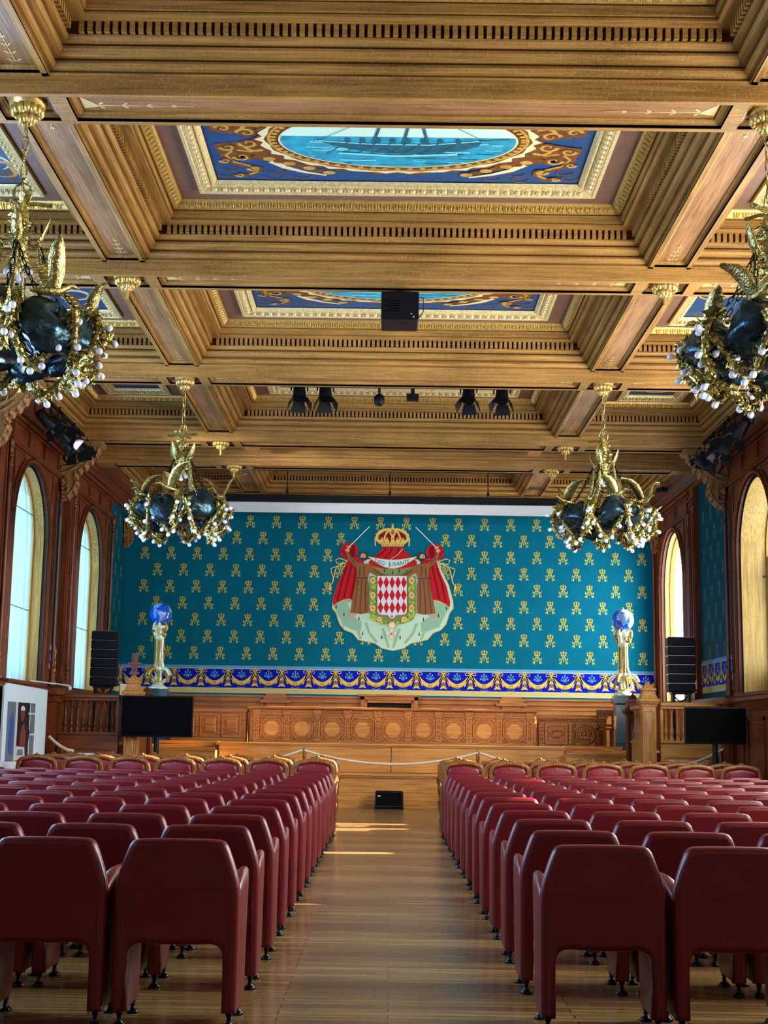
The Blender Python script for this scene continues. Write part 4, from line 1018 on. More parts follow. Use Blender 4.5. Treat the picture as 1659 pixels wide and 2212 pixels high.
# line array loudspeakers
def line_array(x, y, zb, w_, label, rz):
    o = tag(empty('line_array_loudspeaker', (x, y, zb), rz), label, 'loudspeaker'); n = 6; h = .155
    for i in range(n):
        z = .06+i*(h+.012); m = MB(); m.bev(-w_/2, w_/2, -.16, .16, z, z+h, .012, 0); m.box(-w_/2+.02, w_/2-.02, -.168, -.16, z+.015, z+h-.012, 0)
        sp = m.build('speaker_box', 'blackplastic', o)
        m = MB(); m.box(-w_/2+.01, w_/2-.01, -.165, -.15, z+h, z+h+.008); m.build('metal_edge', 'boardwhite' if x > 0 else 'ph_grey', o)
        m = MB(); m.tube([(w_/2, -.05, z+.03), (w_/2+.02, -.05, z+.04), (w_/2+.02, -.05, z+h-.04), (w_/2, -.05, z+h-.03)], .005, 5); m.build('handle', 'footmetal', o)
    st = tag(empty('loudspeaker_stand', (x, y, 1.15), rz), 'black cross-braced stand under the %s line array loudspeaker' % ('left' if x < 0 else 'right'), 'stand')
    for sx in (-1, 1): m = MB(); m.box(sx*.14-.02, sx*.14+.02, -.14, .14, 0, zb-1.15+.05); m.build('upright', 'black', st)
    m = MB(); m.tube([(-.14, 0, zb-1.15-.25), (.14, 0, zb-1.15)], .012, 5); m.tube([(.14, 0, zb-1.15-.25), (-.14, 0, zb-1.15)], .012, 5); m.box(-.18, .18, -.15, .15, zb-1.15+.02, zb-1.15+.055); m.build('brace', 'black', st)
line_array(-5.22, 25.5, 2.13, .48, 'black line array loudspeaker in front of the far left window', .12)
line_array(5.30, 25.5, 2.17, .48, 'black line array loudspeaker with pale edges below the far right window', -.06)

# televisions on poles
def tv(x, y, zc, label, rz, hw=.61, hh=.345):
    o = tag(empty('television', (x, y, 0), rz), label, 'television'); m = MB()
    m.bev(-hw, hw, -.03, .03, zc-hh, zc+hh, .01); m.build('casing', 'blackplastic', o)
    m = MB(); m.box(-hw+.02, hw-.02, -.035, -.03, zc-hh+.02, zc+hh-.02); m.build('screen', 'screen', o)
    m = MB(); m.tube([(0, .05, .04), (0, .05, zc)], .045, 10); m.build('pole', 'black', o)
    m = MB(); m.bev(-.3, .3, -.12, .16, 0, .04, .01); m.build('base', 'black', o)
tv(-3.94, 23.8, 1.64, 'black television on a pole stand in front of the left balustrade', .02)
tv(5.22, 22.53, 1.61, 'black television on a pole stand in front of the right balustrade', -.05, .49, .29)

# wedge monitor on the floor
o = tag(empty('stage_monitor', (.02, 26.95, 0)), 'small black wedge loudspeaker on the floor at the end of the aisle', 'loudspeaker')
m = MB(); m.loftz([(0, -.27, .27, -.17, .17), (.05, -.275, .275, -.19, .17), (.30, -.265, .265, -.10, .14), (.335, -.25, .25, -.07, .12)]); m.build('cabinet', 'blackplastic', o)
m = MB(); m.add([(-.25, -.188, .07), (.25, -.188, .07), (.245, -.108, .3), (-.245, -.108, .3)], [(0, 1, 2, 3)], 0, False); m.build('grille', 'screen', o)
m = MB(); m.add([(-.22, -.137, .235), (-.16, -.137, .235), (-.16, -.133, .25), (-.22, -.133, .25)], [(0, 1, 2, 3)]); m.build('badge', 'boardwhite', o)

# rope barrier
def rope(label, pts, sag, r=.021, n=24):
    m = MB(); P = []
    for k in range(len(pts)-1):
        a, b = Vector(pts[k]), Vector(pts[k+1])
        for i in range(n+1):
            t = i/n; v = a.lerp(b, t); v.z -= sag[k]*4*t*(1-t); P.append(tuple(v))
    m.tube(P, r, 7); o = m.build('barrier_rope', 'rope'); tag(o, label, 'rope'); return o
for x, lab in ((-1.58, 'slim wooden rope barrier post, left of the aisle'), (1.67, 'slim wooden rope barrier post, right of the aisle')):
    o = tag(empty('rope_post', (x, 26.4, 0)), lab, 'post'); m = MB()
    m.lathe([(.13, 0), (.13, .03), (.03, .05), (.024, .1), (.024, .92), (.038, .95), (.03, .99), (.035, 1.03), (.022, 1.07)], (0, 0, 0), 10); m.build('pole', 'chairwood', o)
    m = MB(); m.ell((0, 0, 1.10), .03, .03, .03, 8, 6); m.build('brass_knob', 'gold2', o)
rope('white rope sagging across the aisle between the two wooden posts', [(-1.58, 26.36, 1.08), (1.67, 26.36, 1.08)], [.23])
rope('white rope running down left of the left wooden post', [(-1.62, 26.36, 1.08), (-2.9, 26.2, .72)], [.02])
rope('white rope running down right of the right wooden post', [(1.71, 26.36, 1.08), (3.0, 26.2, .72)], [.02])
rope('white rope hanging from the fluted pilaster beside the photo board', [(-5.66, 23.4, 1.28), (-5.3, 23.3, 1.06), (-5.22, 23.3, 1.05)], [.03, 0], .03)
rope('grey white rope hanging behind the right television', [(5.72, 24.0, 1.25), (4.95, 23.9, .95), (4.2, 23.9, .8)], [.04, .03], .022)

# low wooden counter on the left with white device
o = tag(empty('low_counter', (-4.95, 23.45, 0)), 'low light oak counter behind the left armchairs', 'counter')
m = MB(); m.box(-.62, .42, -.02, .15, 0, .9); m.build('body', 'stage_x', o); m = MB(); m.box(-.65, .46, -.05, .18, .9, .96); m.build('top', 'stage_x', o)
m = MB(); m.box(.46, .58, -.03, .1, 0, 1.0); m.build('end_post', 'stage_z', o)
o = MB(); o.bev(-.16, .16, -.05, .05, 0, .055, .02); o = o.build('white_tube', 'white'); o.location = (-5.05, 23.42, .962); tag(o, 'small white tube lying on the low oak counter', 'tube')
# display lever lamp on left sill
o = tag(empty('picture_light', (-5.55, 23.7, 2.12)), 'thin silver picture light clamped to the left window ledge', 'lamp')
m = MB(); m.tube([(-.25, -1.1, .05), (0, 0, .03), (.07, .25, .02)], .012, 6); m.build('arm', 'boardwhite', o); m = MB(); m.ell((.07, .25, -.02), .035, .035, .04, 8, 5); m.build('head', 'boardwhite', o)

# photo display board
o = tag(empty('display_board', (-5.60, 22.9, 0), 0), 'white display board with a large photo print at the left picture edge', 'board')
bx = Vector((-.06, -2.35, 0)).normalized()
def BP(u, z, d=0): v = bx*(2.35-u)+Vector((-bx.y, bx.x, 0))*d; return (v.x, v.y, z)
m = MB(); m.prism([(0, .62), (2.35, .62), (2.35, 2.03), (2.30, 2.035), (.12, 2.07), (0, 2.02)], lambda u, v, d: BP(u, v, d), -.03, 0); m.build('panel', 'boardwhite', o)
sgn = 1
m = MB()
def PB(pts, mi, k): m.add([BP(u*1.4-.12, v, .001+.0012*k) for u, v in pts], [tuple(range(len(pts)))], mi, False)
PB([(.22, .92), (1.28, .90), (1.28, 1.80), (.22, 1.80)], 0, 0)
PB([(.22, .92), (.52, .92), (.52, 1.80), (.22, 1.80)], 3, 1)
PB([(.36, 1.02), (.46, 1.02), (.48, 1.55), (.40, 1.66), (.32, 1.5), (.3, 1.1)], 4, 2)
PB([(.52, .92), (.6, .92), (.6, 1.80), (.52, 1.80)], 2, 2)
PB([(1.12, .92), (1.28, .92), (1.28, 1.8), (1.12, 1.8)], 3, 1); PB([(1.0, 1.62), (1.28, 1.62), (1.28, 1.65), (1.0, 1.65)], 2, 2); PB([(1.05, 1.3), (1.28, 1.3), (1.28, 1.33), (1.05, 1.33)], 2, 2); PB([(1.06, .9), (1.1, .9), (1.1, 1.8), (1.06, 1.8)], 2, 2)
PB([(.66, 1.1), (1.02, 1.1), (1.1, 1.35), (.98, 1.5), (.82, 1.52), (.66, 1.4)], 0, 3); PB([(.70, 1.0), (.9, 1.0), (.95, 1.3), (.85, 1.5), (.74, 1.4)], 1, 4)
PB([(.78+.085*cos(t), 1.62+.11*sin(t)) for t in [k*pi/8 for k in range(16)]], 1, 5); PB([(.78+.085*cos(t), 1.68+.07*sin(t)) for t in [k*pi/8 for k in range(9)]], 2, 6)
PB([(.56, .93), (.95, .93), (.9, 1.12), (.6, 1.14)], 2, 6); PB([(.62, 1.0), (.86, 1.0), (.84, 1.09), (.64, 1.09)], 3, 7)
m.build('photo_print', ['ph_dark', 'ph_red', 'ph_pale', 'ph_grey', 'ph_blue'], o)
for q in (-.4, -1.9):
    m = MB(); m.box(-.07, -.02, q, q+.08, 0, .7); m.build('leg', 'black', o)

# projection screen casing with lowered white hem
o = tag(empty('projection_screen', (-.05, 29.3, 6.0)), 'long black projection screen casing with a white strip showing, above the painted wall', 'projection screen')
m = MB(); m.box(-3.75, 3.65, -.1, .15, .26, .42); m.build('casing', 'black', o)
m = MB(); m.box(-3.72, 3.6, -.02, 0, .07, .27); m.box(-3.72, 3.6, -.03, .01, .045, .07); m.build('screen_cloth', 'white', o)
for x in (-2.2, 0, 2.1):
    m = MB(); m.tube([(x, 0, .42), (x, 0, .55), (x, 0, 1.17)], .012, 6); m.ell((x, 0, .5), .03, .03, .05, 6, 5); m.build('hanging_hook', 'black', o)
o = MB(); o.box(-2.72, 2.72, -.03, .03, 0, .035); o = o.build('lighting_bar', 'black'); o.location = (-.02, 26.62, 6.45); tag(o, 'long thin black bar under the last ceiling beam above the stage', 'bar')

# projector under the ceiling beam
o = tag(empty('projector', (.05, 15.45, 6.08)), 'black projector hanging from a ceiling beam', 'projector')
m = MB(); m.bev(-.215, .215, -.15, .35, 0, .33, .015); m.build('housing', 'blackplastic', o)
m = MB()
for k in range(5): m.box(-.17+.03*(k % 2), .0, -.153, -.15, .09+.03*k, .10+.03*k)
m.build('vent', 'screen', o)
m = MB(); m.box(.15, .165, -.153, -.15, .02, .035); m.box(.12, .14, -.153, -.15, .06, .068); m.build('badge', 'ph_pale', o)
m = MB(); m.tube([(0, 0, .33), (0, 0, .37)], .06, 10); m.build('mount', 'black', o)
m = MB(); m.tube([(.2, 0, .3), (.27, .05, .32), (.27, .05, .15), (.21, .0, .05)], .006, 5); m.build('cable', 'black', o)

# stage spotlights
def spotlight(loc, rx, rz, label, sc=1.0, group=None, barn=True):
    o = tag(empty('spotlight', loc, rz), label, 'spotlight', group); o.scale = (sc,)*3
    Rm = Matrix.Rotation(rx, 4, 'X')
    m = MB(); m.lathe([(.06, .2), (.085, .17), (.09, .0), (.095, -.02), (.1, -.12), (.095, -.14)], (0, 0, 0), 12); m.build('housing', 'black', o, matrix=Rm)
    m = MB(); m.lathe([(.085, -.13), (.085, -.125)], (0, 0, 0), 12); m.build('lens', 'screen', o, matrix=Rm)
    if barn:
        for k in range(4):
            a = k*pi/2; q = MB(); Rz = Matrix.Rotation(a, 4, 'Z')
            pts = [Rz @ Vector(v) for v in ((-.08, .1, -.13), (.08, .1, -.13), (.12, .17, -.27), (-.12, .17, -.27), (-.08, .104, -.13), (.08, .104, -.13), (.12, .175, -.27), (-.12, .175, -.27))]
            q.add([tuple(v) for v in pts], [(0, 1, 2, 3), (7, 6, 5, 4), (0, 3, 7, 4), (1, 5, 6, 2), (3, 2, 6, 7)], 0, False); q.build('barn_door', 'black', o, matrix=Rm)
    m = MB(); m.tube([(-.12, 0, 0), (-.12, 0, .2), (0, 0, .27), (.12, 0, .2), (.12, 0, 0)], .012, 5); m.tube([(0, 0, .27), (0, 0, .33)], .02, 6); m.build('yoke', 'black', o)
    return o
SP = [(-1.42, 'leftmost black barn door spotlight behind the third ceiling beam'), (-1.03, 'second black barn door spotlight from the left behind the ceiling beam'),
      (1.12, 'second black barn door spotlight from the right behind the ceiling beam'), (1.62, 'rightmost black barn door spotlight behind the third ceiling beam')]
for x, lab in SP: spotlight((x, 20.3, 6.47), -.25 if x < 0 else -.35, .15 if x < 0 else -.2, lab, 1.02)
o = MB(); o.lathe([(.05, 0), (.075, .03), (.08, .14), (.04, .17)], (0, 0, 0), 12); o.lathe([(.02, .16), (.02, .51)], (0, 0, 0), 8); o = o.build('dome_camera', 'blackplastic'); o.location = (-.22, 20.3, 6.26); tag(o, 'small round black fixture on the ceiling bar between the spotlights', 'camera')
o = MB(); o.box(-.09, .09, -.05, .05, 0, .1); o.box(-.03, .03, -.03, .03, .1, .43); o = o.build('junction_box', 'blackplastic'); o.location = (.28, 20.3, 6.34); tag(o, 'small square black box on the ceiling bar, right of the round fixture', 'box')
o = MB(); o.tube([(-1.8, 20.3, 6.78), (2.0, 20.3, 6.78)], .025, 8); o.tube([(-1.2, 20.3, 6.78), (-1.2, 20.3, 7.17)], .015, 6); o.tube([(1.4, 20.3, 6.78), (1.4, 20.3, 7.17)], .015, 6); o = o.build('lighting_bar', 'black'); tag(o, 'black lighting bar behind the third ceiling beam carrying four spotlights', 'bar')
random.seed(5)
WSP = ['largest, aimed at the stage', 'close to the wall cornice', 'nearest the carved corbel', 'facing the seats', 'lowest of the cluster', 'highest of the cluster']
for side, nm in ((-1, 'left'), (1, 'right')):
    o = MB(); o.tube([(side*5.45, 20.9, 6.52), (side*5.45, 23.9, 6.52)], .03, 8); o = o.build('lighting_bar', 'black'); tag(o, 'black lighting bar on the %s wall cornice holding spotlights' % nm, 'bar')
    L_ = [(21.2, 6.16, 1.0), (21.75, 6.2, .95), (22.25, 6.14, 1.05), (22.8, 6.12, 1.1), (23.3, 6.2, .9), (23.8, 6.24, .6)]
    for i, (yy, zz, sc) in enumerate(L_):
        spotlight((side*(5.42-.06*(i % 2)), yy, zz), random.uniform(.5, 1.1), side*random.uniform(.3, 1.0), 'black stage spotlight on the %s cornice, %s' % (nm, ['first from the picture edge', 'second from the picture edge', 'third from the picture edge', 'fourth from the picture edge', 'fifth from the picture edge', 'last one nearest the stage'][i]), sc)
    o = MB()
    for q in range(5):
        pts = [(side*(5.56+.06*sin(q+t*3.1)), 21.0+.55*q+t*.6, 6.48-.2*abs(sin(t*pi+q))) for t in [k/10 for k in range(11)]]; o.tube(pts, .012, 5)
    o = o.build('cable_bundle', 'black'); tag(o, 'tangle of black cables along the %s cornice spotlights' % nm, 'cable')
o = MB(); o.bev(-.07, .07, -.1, .1, 0, .1, .02); o.tube([(0, -.1, .05), (0, -.16, .04)], .03, 8); o = o.build('wall_camera', 'blackplastic'); o.location = (5.55, 28.2, 6.4); o.rotation_euler = (0, 0, .5); tag(o, 'small black camera on the right cornice near the back wall', 'camera')

# ================================================================ COAT OF ARMS (painted on the back wall)
ca = tag(empty('coat_of_arms', (0, YB-.02, 4.3)), 'large painted coat of arms with red mantle and crown on the teal wall', 'mural')
def A(u, v):
    x = 680+u/4.879; y = 1100+v/4.879
    y2 = y-.0147*(x-841); x2 = x+.0147*(y-1270)
    return ((x2-841)*.01022, 6.01-(y2-1131)*.01026)
class Art:
    def __init__(s): s.mb = MB(); s.k = 0
    def P(s, pts, mi, mir=False, lay=None):
        s.k += 1; d = -.00015*s.k
        for m_ in ((0, 1) if mir else (0,)):
            Q = [A(u, v) for u, v in pts]
            if m_: Q = [(-x+.02*0+2*A(806, 0)[0], z) for x, z in Q][::-1]
            c = (sum(q[0] for q in Q)/len(Q), sum(q[1] for q in Q)/len(Q))
            # ear-clip free: use polygon face
            s.mb.add([(x, BASE[0]+d, z-4.3) for x, z in Q], [tuple(range(len(Q)))], mi, False)
    def S(s, pts, w_, mi, mir=False):
        s.k += 1; d = -.00015*s.k
        for m_ in ((0, 1) if mir else (0,)):
            Q = [A(u, v) for u, v in pts]
            if m_: Q = [(-x+2*A(806, 0)[0], z) for x, z in Q]
            n = len(Q); L_, R_ = [], []
            for j, q in enumerate(Q):
                a, b = Q[max(j-1, 0)], Q[min(j+1, n-1)]; dx, dy = b[0]-a[0], b[1]-a[1]; l = math.hypot(dx, dy) or 1
                L_.append((q[0]-dy/l*w_, BASE[0]+d, q[1]+dx/l*w_-4.3)); R_.append((q[0]+dy/l*w_, BASE[0]+d, q[1]-dx/l*w_-4.3))
            s.mb.add(L_+R_, [(j, j+1, n+j+1, n+j) for j in range(n-1)], mi, False)
    def C(s, u, v, ru, rv, mi, mir=False, n=14): s.P([(u+ru*cos(t), v+rv*sin(t)) for t in [2*pi*i/n for i in range(n)]], mi, mir)
BASE = [0.0]
# mantle
a = Art()
out = [(500, 520), (330, 520), (290, 640), (215, 790), (170, 960), (165, 1040), (205, 1090), (245, 1210), (300, 1270), (380, 1300), (440, 1370), (540, 1392), (620, 1410), (690, 1460), (806, 1485)]
full = out+[(1612-u, v) for u, v in out[::-1]]
a.P(full, 4)
a.P([(u+(806-u)*.012, v-(6 if v > 900 else -2)) for u, v in full], 2)
a.P([(180, 1020), (220, 985), (290, 950), (350, 942), (380, 960), (330, 985), (350, 1050), (400, 1130), (480, 1180), (470, 1280), (400, 1270), (330, 1240), (270, 1190), (220, 1090)], 3, True)
for f_ in ([(400, 1130), (430, 1250), (470, 1360)], [(520, 1190), (560, 1300), (640, 1400)], [(700, 1250), (730, 1350), (760, 1450)], [(250, 1020), (260, 1120), (300, 1230)]): a.S(f_, .03, 3, True)
a.P([(330, 520), (500, 500), (500, 700), (430, 900), (380, 955), (350, 940), (290, 948), (220, 985), (178, 1015), (172, 960), (215, 790), (290, 640)], 0, True)
for f_ in ([(380, 560), (330, 750), (290, 930)], [(320, 600), (260, 780), (220, 960)], [(420, 600), (390, 800), (360, 930)]): a.S(f_, .02, 1, True)
a.S([(178, 1015), (220, 985), (290, 950), (350, 942), (380, 960)], .008, 4, True)
a.P([(700, 395), (912, 395), (950, 450), (1010, 500), (1060, 545), (1060, 600), (940, 640), (806, 690), (680, 640), (560, 590), (550, 550), (600, 500), (660, 450)], 0)
a.P([(560, 590), (700, 620), (806, 625), (912, 620), (1050, 590), (1010, 650), (940, 700), (670, 700), (600, 650)], 5)
for f_ in ([(740, 400), (700, 450), (620, 500)], [(800, 400), (780, 450), (720, 510)], [(870, 400), (860, 450), (800, 520)]): a.S(f_, .018, 1)
a.S([(912, 410), (860, 470), (780, 525)], .008, 4)
a.C(345, 435, 98, 92, 0, True); a.C(380, 430, 30, 70, 1, True); a.S([(260, 420), (330, 500), (420, 480)], .012, 1, True)
for u, v in ((640, 650), (720, 640), (210, 1020), (292, 1100), (450, 1145), (490, 1300), (690, 1340), (806, 660)):
    a.P([(u, v-28), (u+8, v+10), (u, v+24), (u-8, v+10)], 6, u < 800)
a.mb.build('mantle', ['redarms', 'redarms2', 'ermine', 'ermine2', 'rim', 'ermine3', 'hair'], ca)
# cords
BASE[0] = -.012; a = Art()
CORD = [([(330, 540), (240, 510), (200, 530), (220, 570), (300, 560), (320, 540)], .01), ([(310, 545), (295, 600), (260, 595), (280, 545)], .009),
        ([(300, 560), (210, 600), (190, 680), (170, 770), (140, 800), (150, 840)], .012), ([(200, 600), (150, 620), (160, 670), (180, 720)], .009)]
for mir in (0, 1):
    a = Art(); fl = lambda P: [(1612-u, v+8) for u, v in P] if mir else P
    for P, w_ in CORD: a.S(fl(P), w_, 0)
    a.P(fl([(140, 800), (158, 800), (160, 845), (134, 845)]), 0); a.mb.build('golden_cord', ['fgold'], ca)
# supporters
for mir, nm in ((0, 'left'), (1, 'right')):
    BASE[0] = -.016; a = Art()
    def PP(pts, mi):
        if mir: pts = [(1612-u, v+8) for u, v in pts][::-1]
        a.P(pts, mi)
    def SS(pts, w_, mi):
        if mir: pts = [(1612-u, v+8) for u, v in pts]
        a.S(pts, w_, mi)
    PP([(430, 560), (560, 570), (600, 600), (570, 640), (540, 720), (552, 800), (552, 1085), (470, 1100), (360, 1085), (380, 940), (410, 800), (425, 700), (420, 620)], 0)
    PP([(560, 575), (620, 620), (680, 668), (750, 690), (745, 705), (640, 700), (555, 660)], 0)
    PP([(320, 440), (350, 470), (400, 535), (440, 555), (440, 620), (390, 585), (330, 520), (312, 460)], 0)
    PP([(352, 1085), (430, 1098), (405, 1120), (350, 1122)], 2)
    for f_ in ([(440, 730), (420, 900), (400, 1080)], [(480, 735), (470, 900), (460, 1090)], [(520, 735), (515, 900), (520, 1085)], [(460, 600), (455, 700)], [(500, 590), (505, 700)], [(350, 500), (410, 570)], [(600, 630), (700, 690)]): SS(f_, .012, 1)
    SS([(425, 715), (480, 722), (545, 715)], .012, 3)
    PP([(505+42*cos(t), 490+48*sin(t)) for t in [k*pi/8 for k in range(16)]], 3); PP([(493+28*cos(t), 492+34*sin(t)) for t in [k*pi/8 for k in range(16)]], 2)
    PP([(466, 505), (520, 505), (512, 535), (490, 545), (472, 530)], 3); PP([(330+20*cos(t), 425+22*sin(t)) for t in [k*pi/6 for k in range(12)]], 2)
    PP([(474, 480), (488, 478), (488, 483), (475, 485)], 3); PP([(462, 492), (470, 486), (470, 502)], 2)
    a.mb.build('robed_supporter', ['robe', 'robe2', 'skin', 'hair'], ca)
    BASE[0] = -.022; a = Art()
    SS([(335, 400), (450, 285), (562, 172)], .011, 0); SS([(318, 380), (362, 400)], .012, 1); SS([(305, 430), (340, 392)], .011, 1); a.mb.build('sword', ['ribbon', 'rim'], ca)
# motto ribbon
BASE[0] = -.025; a = Art()
rb = [(548, 495), (640, 515), (720, 520), (806, 522), (892, 520), (980, 512), (1060, 498)]; rbb = [(1060, 500), (1010, 560), (940, 600), (870, 618), (806, 622), (740, 618), (670, 600), (600, 560), (550, 500)]
top = [(548+ (1060-548)*i/20, 495+34*sin(pi*i/20)*1.0) for i in range(21)]; bot = [(548+(1060-548)*i/20, 497+122*sin(pi*i/20)) for i in range(21)]
a.P(top+bot[::-1], 0); a.S(bot, .008, 1); a.S(top, .006, 1); rbn = a.mb.build('motto_ribbon', ['ribbon', 'rim'], ca)
def text_mesh(body, size):
    cu = bpy.data.curves.new('t', 'FONT'); cu.body = body; cu.size = size; cu.align_x = 'CENTER'; cu.resolution_u = 3
    ob = bpy.data.objects.new('t', cu); COL.objects.link(ob); dg = bpy.context.evaluated_depsgraph_get(); dg.update()
    me = bpy.data.meshes.new_from_object(ob.evaluated_get(dg)); bpy.data.objects.remove(ob); return me
me = text_mesh('DEO \u00b7 JUVANTE', .125)
cx, _ = A(806, 0); zc = A(806, 592)[1]-4.3
xs = [v.co.x for v in me.vertices]; sx = .76/(max(xs)-min(xs))
for v in me.vertices:
    x = v.co.x*sx; bend = (x/.40)**2*.085
    v.co = Vector((cx+x, -.027, zc+v.co.y*1.05+bend*1.0-.01))
me.materials.append(MT['ink']); mo = bpy.data.objects.new('motto_lettering', me); COL.objects.link(mo); mo.parent = rbn
# shield and collar
BASE[0] = -.030; a = Art()
a.P([(560, 700), (1045, 700), (1045, 1090), (1010, 1160), (920, 1200), (806, 1215), (690, 1200), (600, 1160), (560, 1090)], 5)
random.seed(2)
def leafring(u, v, n=1):
    for i in range(3):
        t = random.uniform(0, 6.28); du, dv = random.uniform(-26, 26), random.uniform(-20, 20)
        a.P([(u+du+16*cos(t), v+dv+16*sin(t)), (u+du+8*cos(t+1.6), v+dv+8*sin(t+1.6)), (u+du-16*cos(t), v+dv-16*sin(t)), (u+du-8*cos(t+1.6), v+dv-8*sin(t+1.6))], 2 if i else 6)
for v in range(730, 1130, 22): leafring(594, v); leafring(1004, v)
for t in range(0, 19): an = pi*t/18; leafring(800+200*cos(an), 1110+90*sin(an))
for v in (750, 905, 1040):
    for u in (596, 1003): a.C(u, v, 30, 32, 3, n=16); a.C(u, v, 22, 24, 4, n=16); [a.P([(u-14, v+dv-3), (u+14, v+dv-3), (u+14, v+dv+3), (u-14, v+dv+3)], 0) for dv in (-9, 0, 9)]
for u in (665, 925): a.C(u, 1155, 30, 26, 3); a.C(u, 1155, 20, 18, 4); a.P([(u-10, 1150), (u+10, 1150), (u+10, 1158), (u-10, 1158)], 0)
sh_ = [(645, 703), (950, 703), (952, 1060), (945, 1095), (920, 1108), (840, 1112), (812, 1145), (800, 1148), (785, 1145), (755, 1112), (680, 1108), (655, 1095), (645, 1060)]
a.P([(798+(u-798)*1.015, v+(v-900)*.01) for u, v in sh_], 3); a.P(sh_, 1)
for r_ in range(3):
    for c_ in range(5):
        u = 676+61.5*c_; v = 772+131*r_
        a.P([(u, v-66), (u+30, v), (u, v+66), (u-30, v)], 0)
a.P([(797, 1108), (808, 1128), (797, 1146), (786, 1128)], 0)
a.mb.build('lozenge_shield', ['redarms', 'silver', 'leafgreen', 'fgold', 'fcream', 'ermine3', 'fgold'], ca)
BASE[0] = -.075; a = Art()
a.C(797, 1220, 38, 38, 1); a.C(797, 1220, 24, 24, 0)
for k in range(8):
    t = k*pi/4; L2 = 56 if k % 2 == 0 else 34; w2 = .32 if k % 2 == 0 else .15
    a.P([(792, 1308), (792+L2*cos(t-w2), 1308+L2*sin(t-w2)), (792+L2*.82*cos(t), 1308+L2*.82*sin(t)), (792+L2*cos(t+w2), 1308+L2*sin(t+w2))], 0 if k % 2 == 0 else 1)
a.C(792, 1308, 16, 16, 1); a.C(792, 1308, 9, 9, 2); a.P([(760, 1365), (825, 1365), (792, 1378)], 1)
a.mb.build('order_star', ['silver', 'fgold', 'redarms'], ca)
# crown
BASE[0] = -.020; a = Art()
a.P([(690, 390), (640, 310), (650, 250), (720, 210), (806, 195), (892, 210), (962, 250), (972, 310), (922, 390)], 2)
a.P([(690, 385), (922, 385), (930, 350), (682, 350)], 0); a.P([(684, 352), (930, 352), (936, 330), (676, 330)], 1)
a.S([(680, 350), (635, 310), (640, 260), (690, 220), (750, 205), (806, 210)], .032, 0, True); a.S([(690, 345), (655, 305), (665, 260), (715, 228), (770, 215)], .008, 1, True)
a.S([(740, 350), (715, 300), (740, 240), (790, 205)], .02, 0, True); a.S([(806, 350), (806, 200)], .035, 0); a.C(806, 235, 34, 44, 0); a.C(806, 235, 18, 28, 1)
for k in range(9): t = k/8; a.C(622+22*sin(t*pi)*-.1+(t*70 if t > .5 else 0)*.6, 370-150*t, 9, 9, 3, True)
for u in (690, 745, 806): a.P([(u-26, 345), (u+26, 345), (u+16, 310), (u, 285), (u-16, 310)], 0, u < 800); a.C(u, 305, 8, 8, 1, u < 800)
for k in range(9): a.C(705+k*25, 370, 7, 6, 4)
a.C(806, 178, 14, 16, 0); a.P([(802, 142), (810, 142), (810, 166), (802, 166)], 0); a.P([(792, 150), (820, 150), (820, 157), (792, 157)], 0)
a.mb.build('crown', ['fgold', 'fgold2', 'redarms2', 'fcream', 'redarms'], ca)

# ================================================================ CHANDELIERS
def gull(parent, ang, r, z, seed, flip=1):
    g = MB(); rnd = random.Random(seed)
    Rz = Matrix.Rotation(ang+[.9, -.8, 1.3, .5][seed % 4], 4, 'Z'); T = Matrix.Translation((r*cos(ang), r*sin(ang), z)); Mx = T @ Rz
    g.rings([[ (x, rr*cos(t), zz+rr*.8*sin(t)) for t in [k*pi/4 for k in range(8)]] for x, rr, zz in ((-.2, .008, -.02), (-.14, .03, -.01), (-.06, .05, 0), (.03, .05, .01), (.08, .032, .045), (.12, .034, .07), (.155, .02, .065), (.19, .004, .05))], 0, True, True)
    for sg in (-1, 1):
        pts = [(0, .03, .03), (.0, .09, .12), (-.02, .14, .22), (-.05, .23, .29), (-.10, .38, .31)]
        lift = rnd.uniform(.7, 1.2); spread = rnd.uniform(.7, 1.1)
        up, lo = [], []
        for i, (x, y, zz) in enumerate(pts):
            w_ = [.04, .06, .065, .05, .008][i]
            up.append((x+w_*.6, sg*y*spread, zz*lift)); lo.append((x-w_*1.5, sg*y*spread*1.0, zz*lift-.02-w_*.3))
        n = len(pts); th = .008
        vs = up+lo+[(x, y+sg*th, zz-th) for x, y, zz in up]+[(x, y+sg*th, zz-th) for x, y, zz in lo]
        fs = [(i, i+1, n+i+1, n+i) for i in range(n-1)]+[(2*n+i, 3*n+i, 3*n+i+1, 2*n+i+1) for i in range(n-1)]+[(n+i, n+i+1, 3*n+i+1, 3*n+i) for i in range(n-1)]+[(i, 2*n+i, 2*n+i+1, i+1) for i in range(n-1)]
        g.add(vs, fs, 0, True)
        for i in range(9):   # feathers
            t = .12+.84*i/8; k = min(int(t*(n-1)), n-2); u = t*(n-1)-k
            A_ = Vector(lo[k]).lerp(Vector(lo[k+1]), u); B_ = Vector(up[k]).lerp(Vector(up[k+1]), u)
            g.tube([tuple(B_.lerp(A_, .3)), tuple(A_), tuple(A_+(A_-B_)*.25+Vector((0, 0, -.01)))], [.005, .006, .002], 4)
    o = g.build('gull', 'brass', parent, matrix=Mx); return o
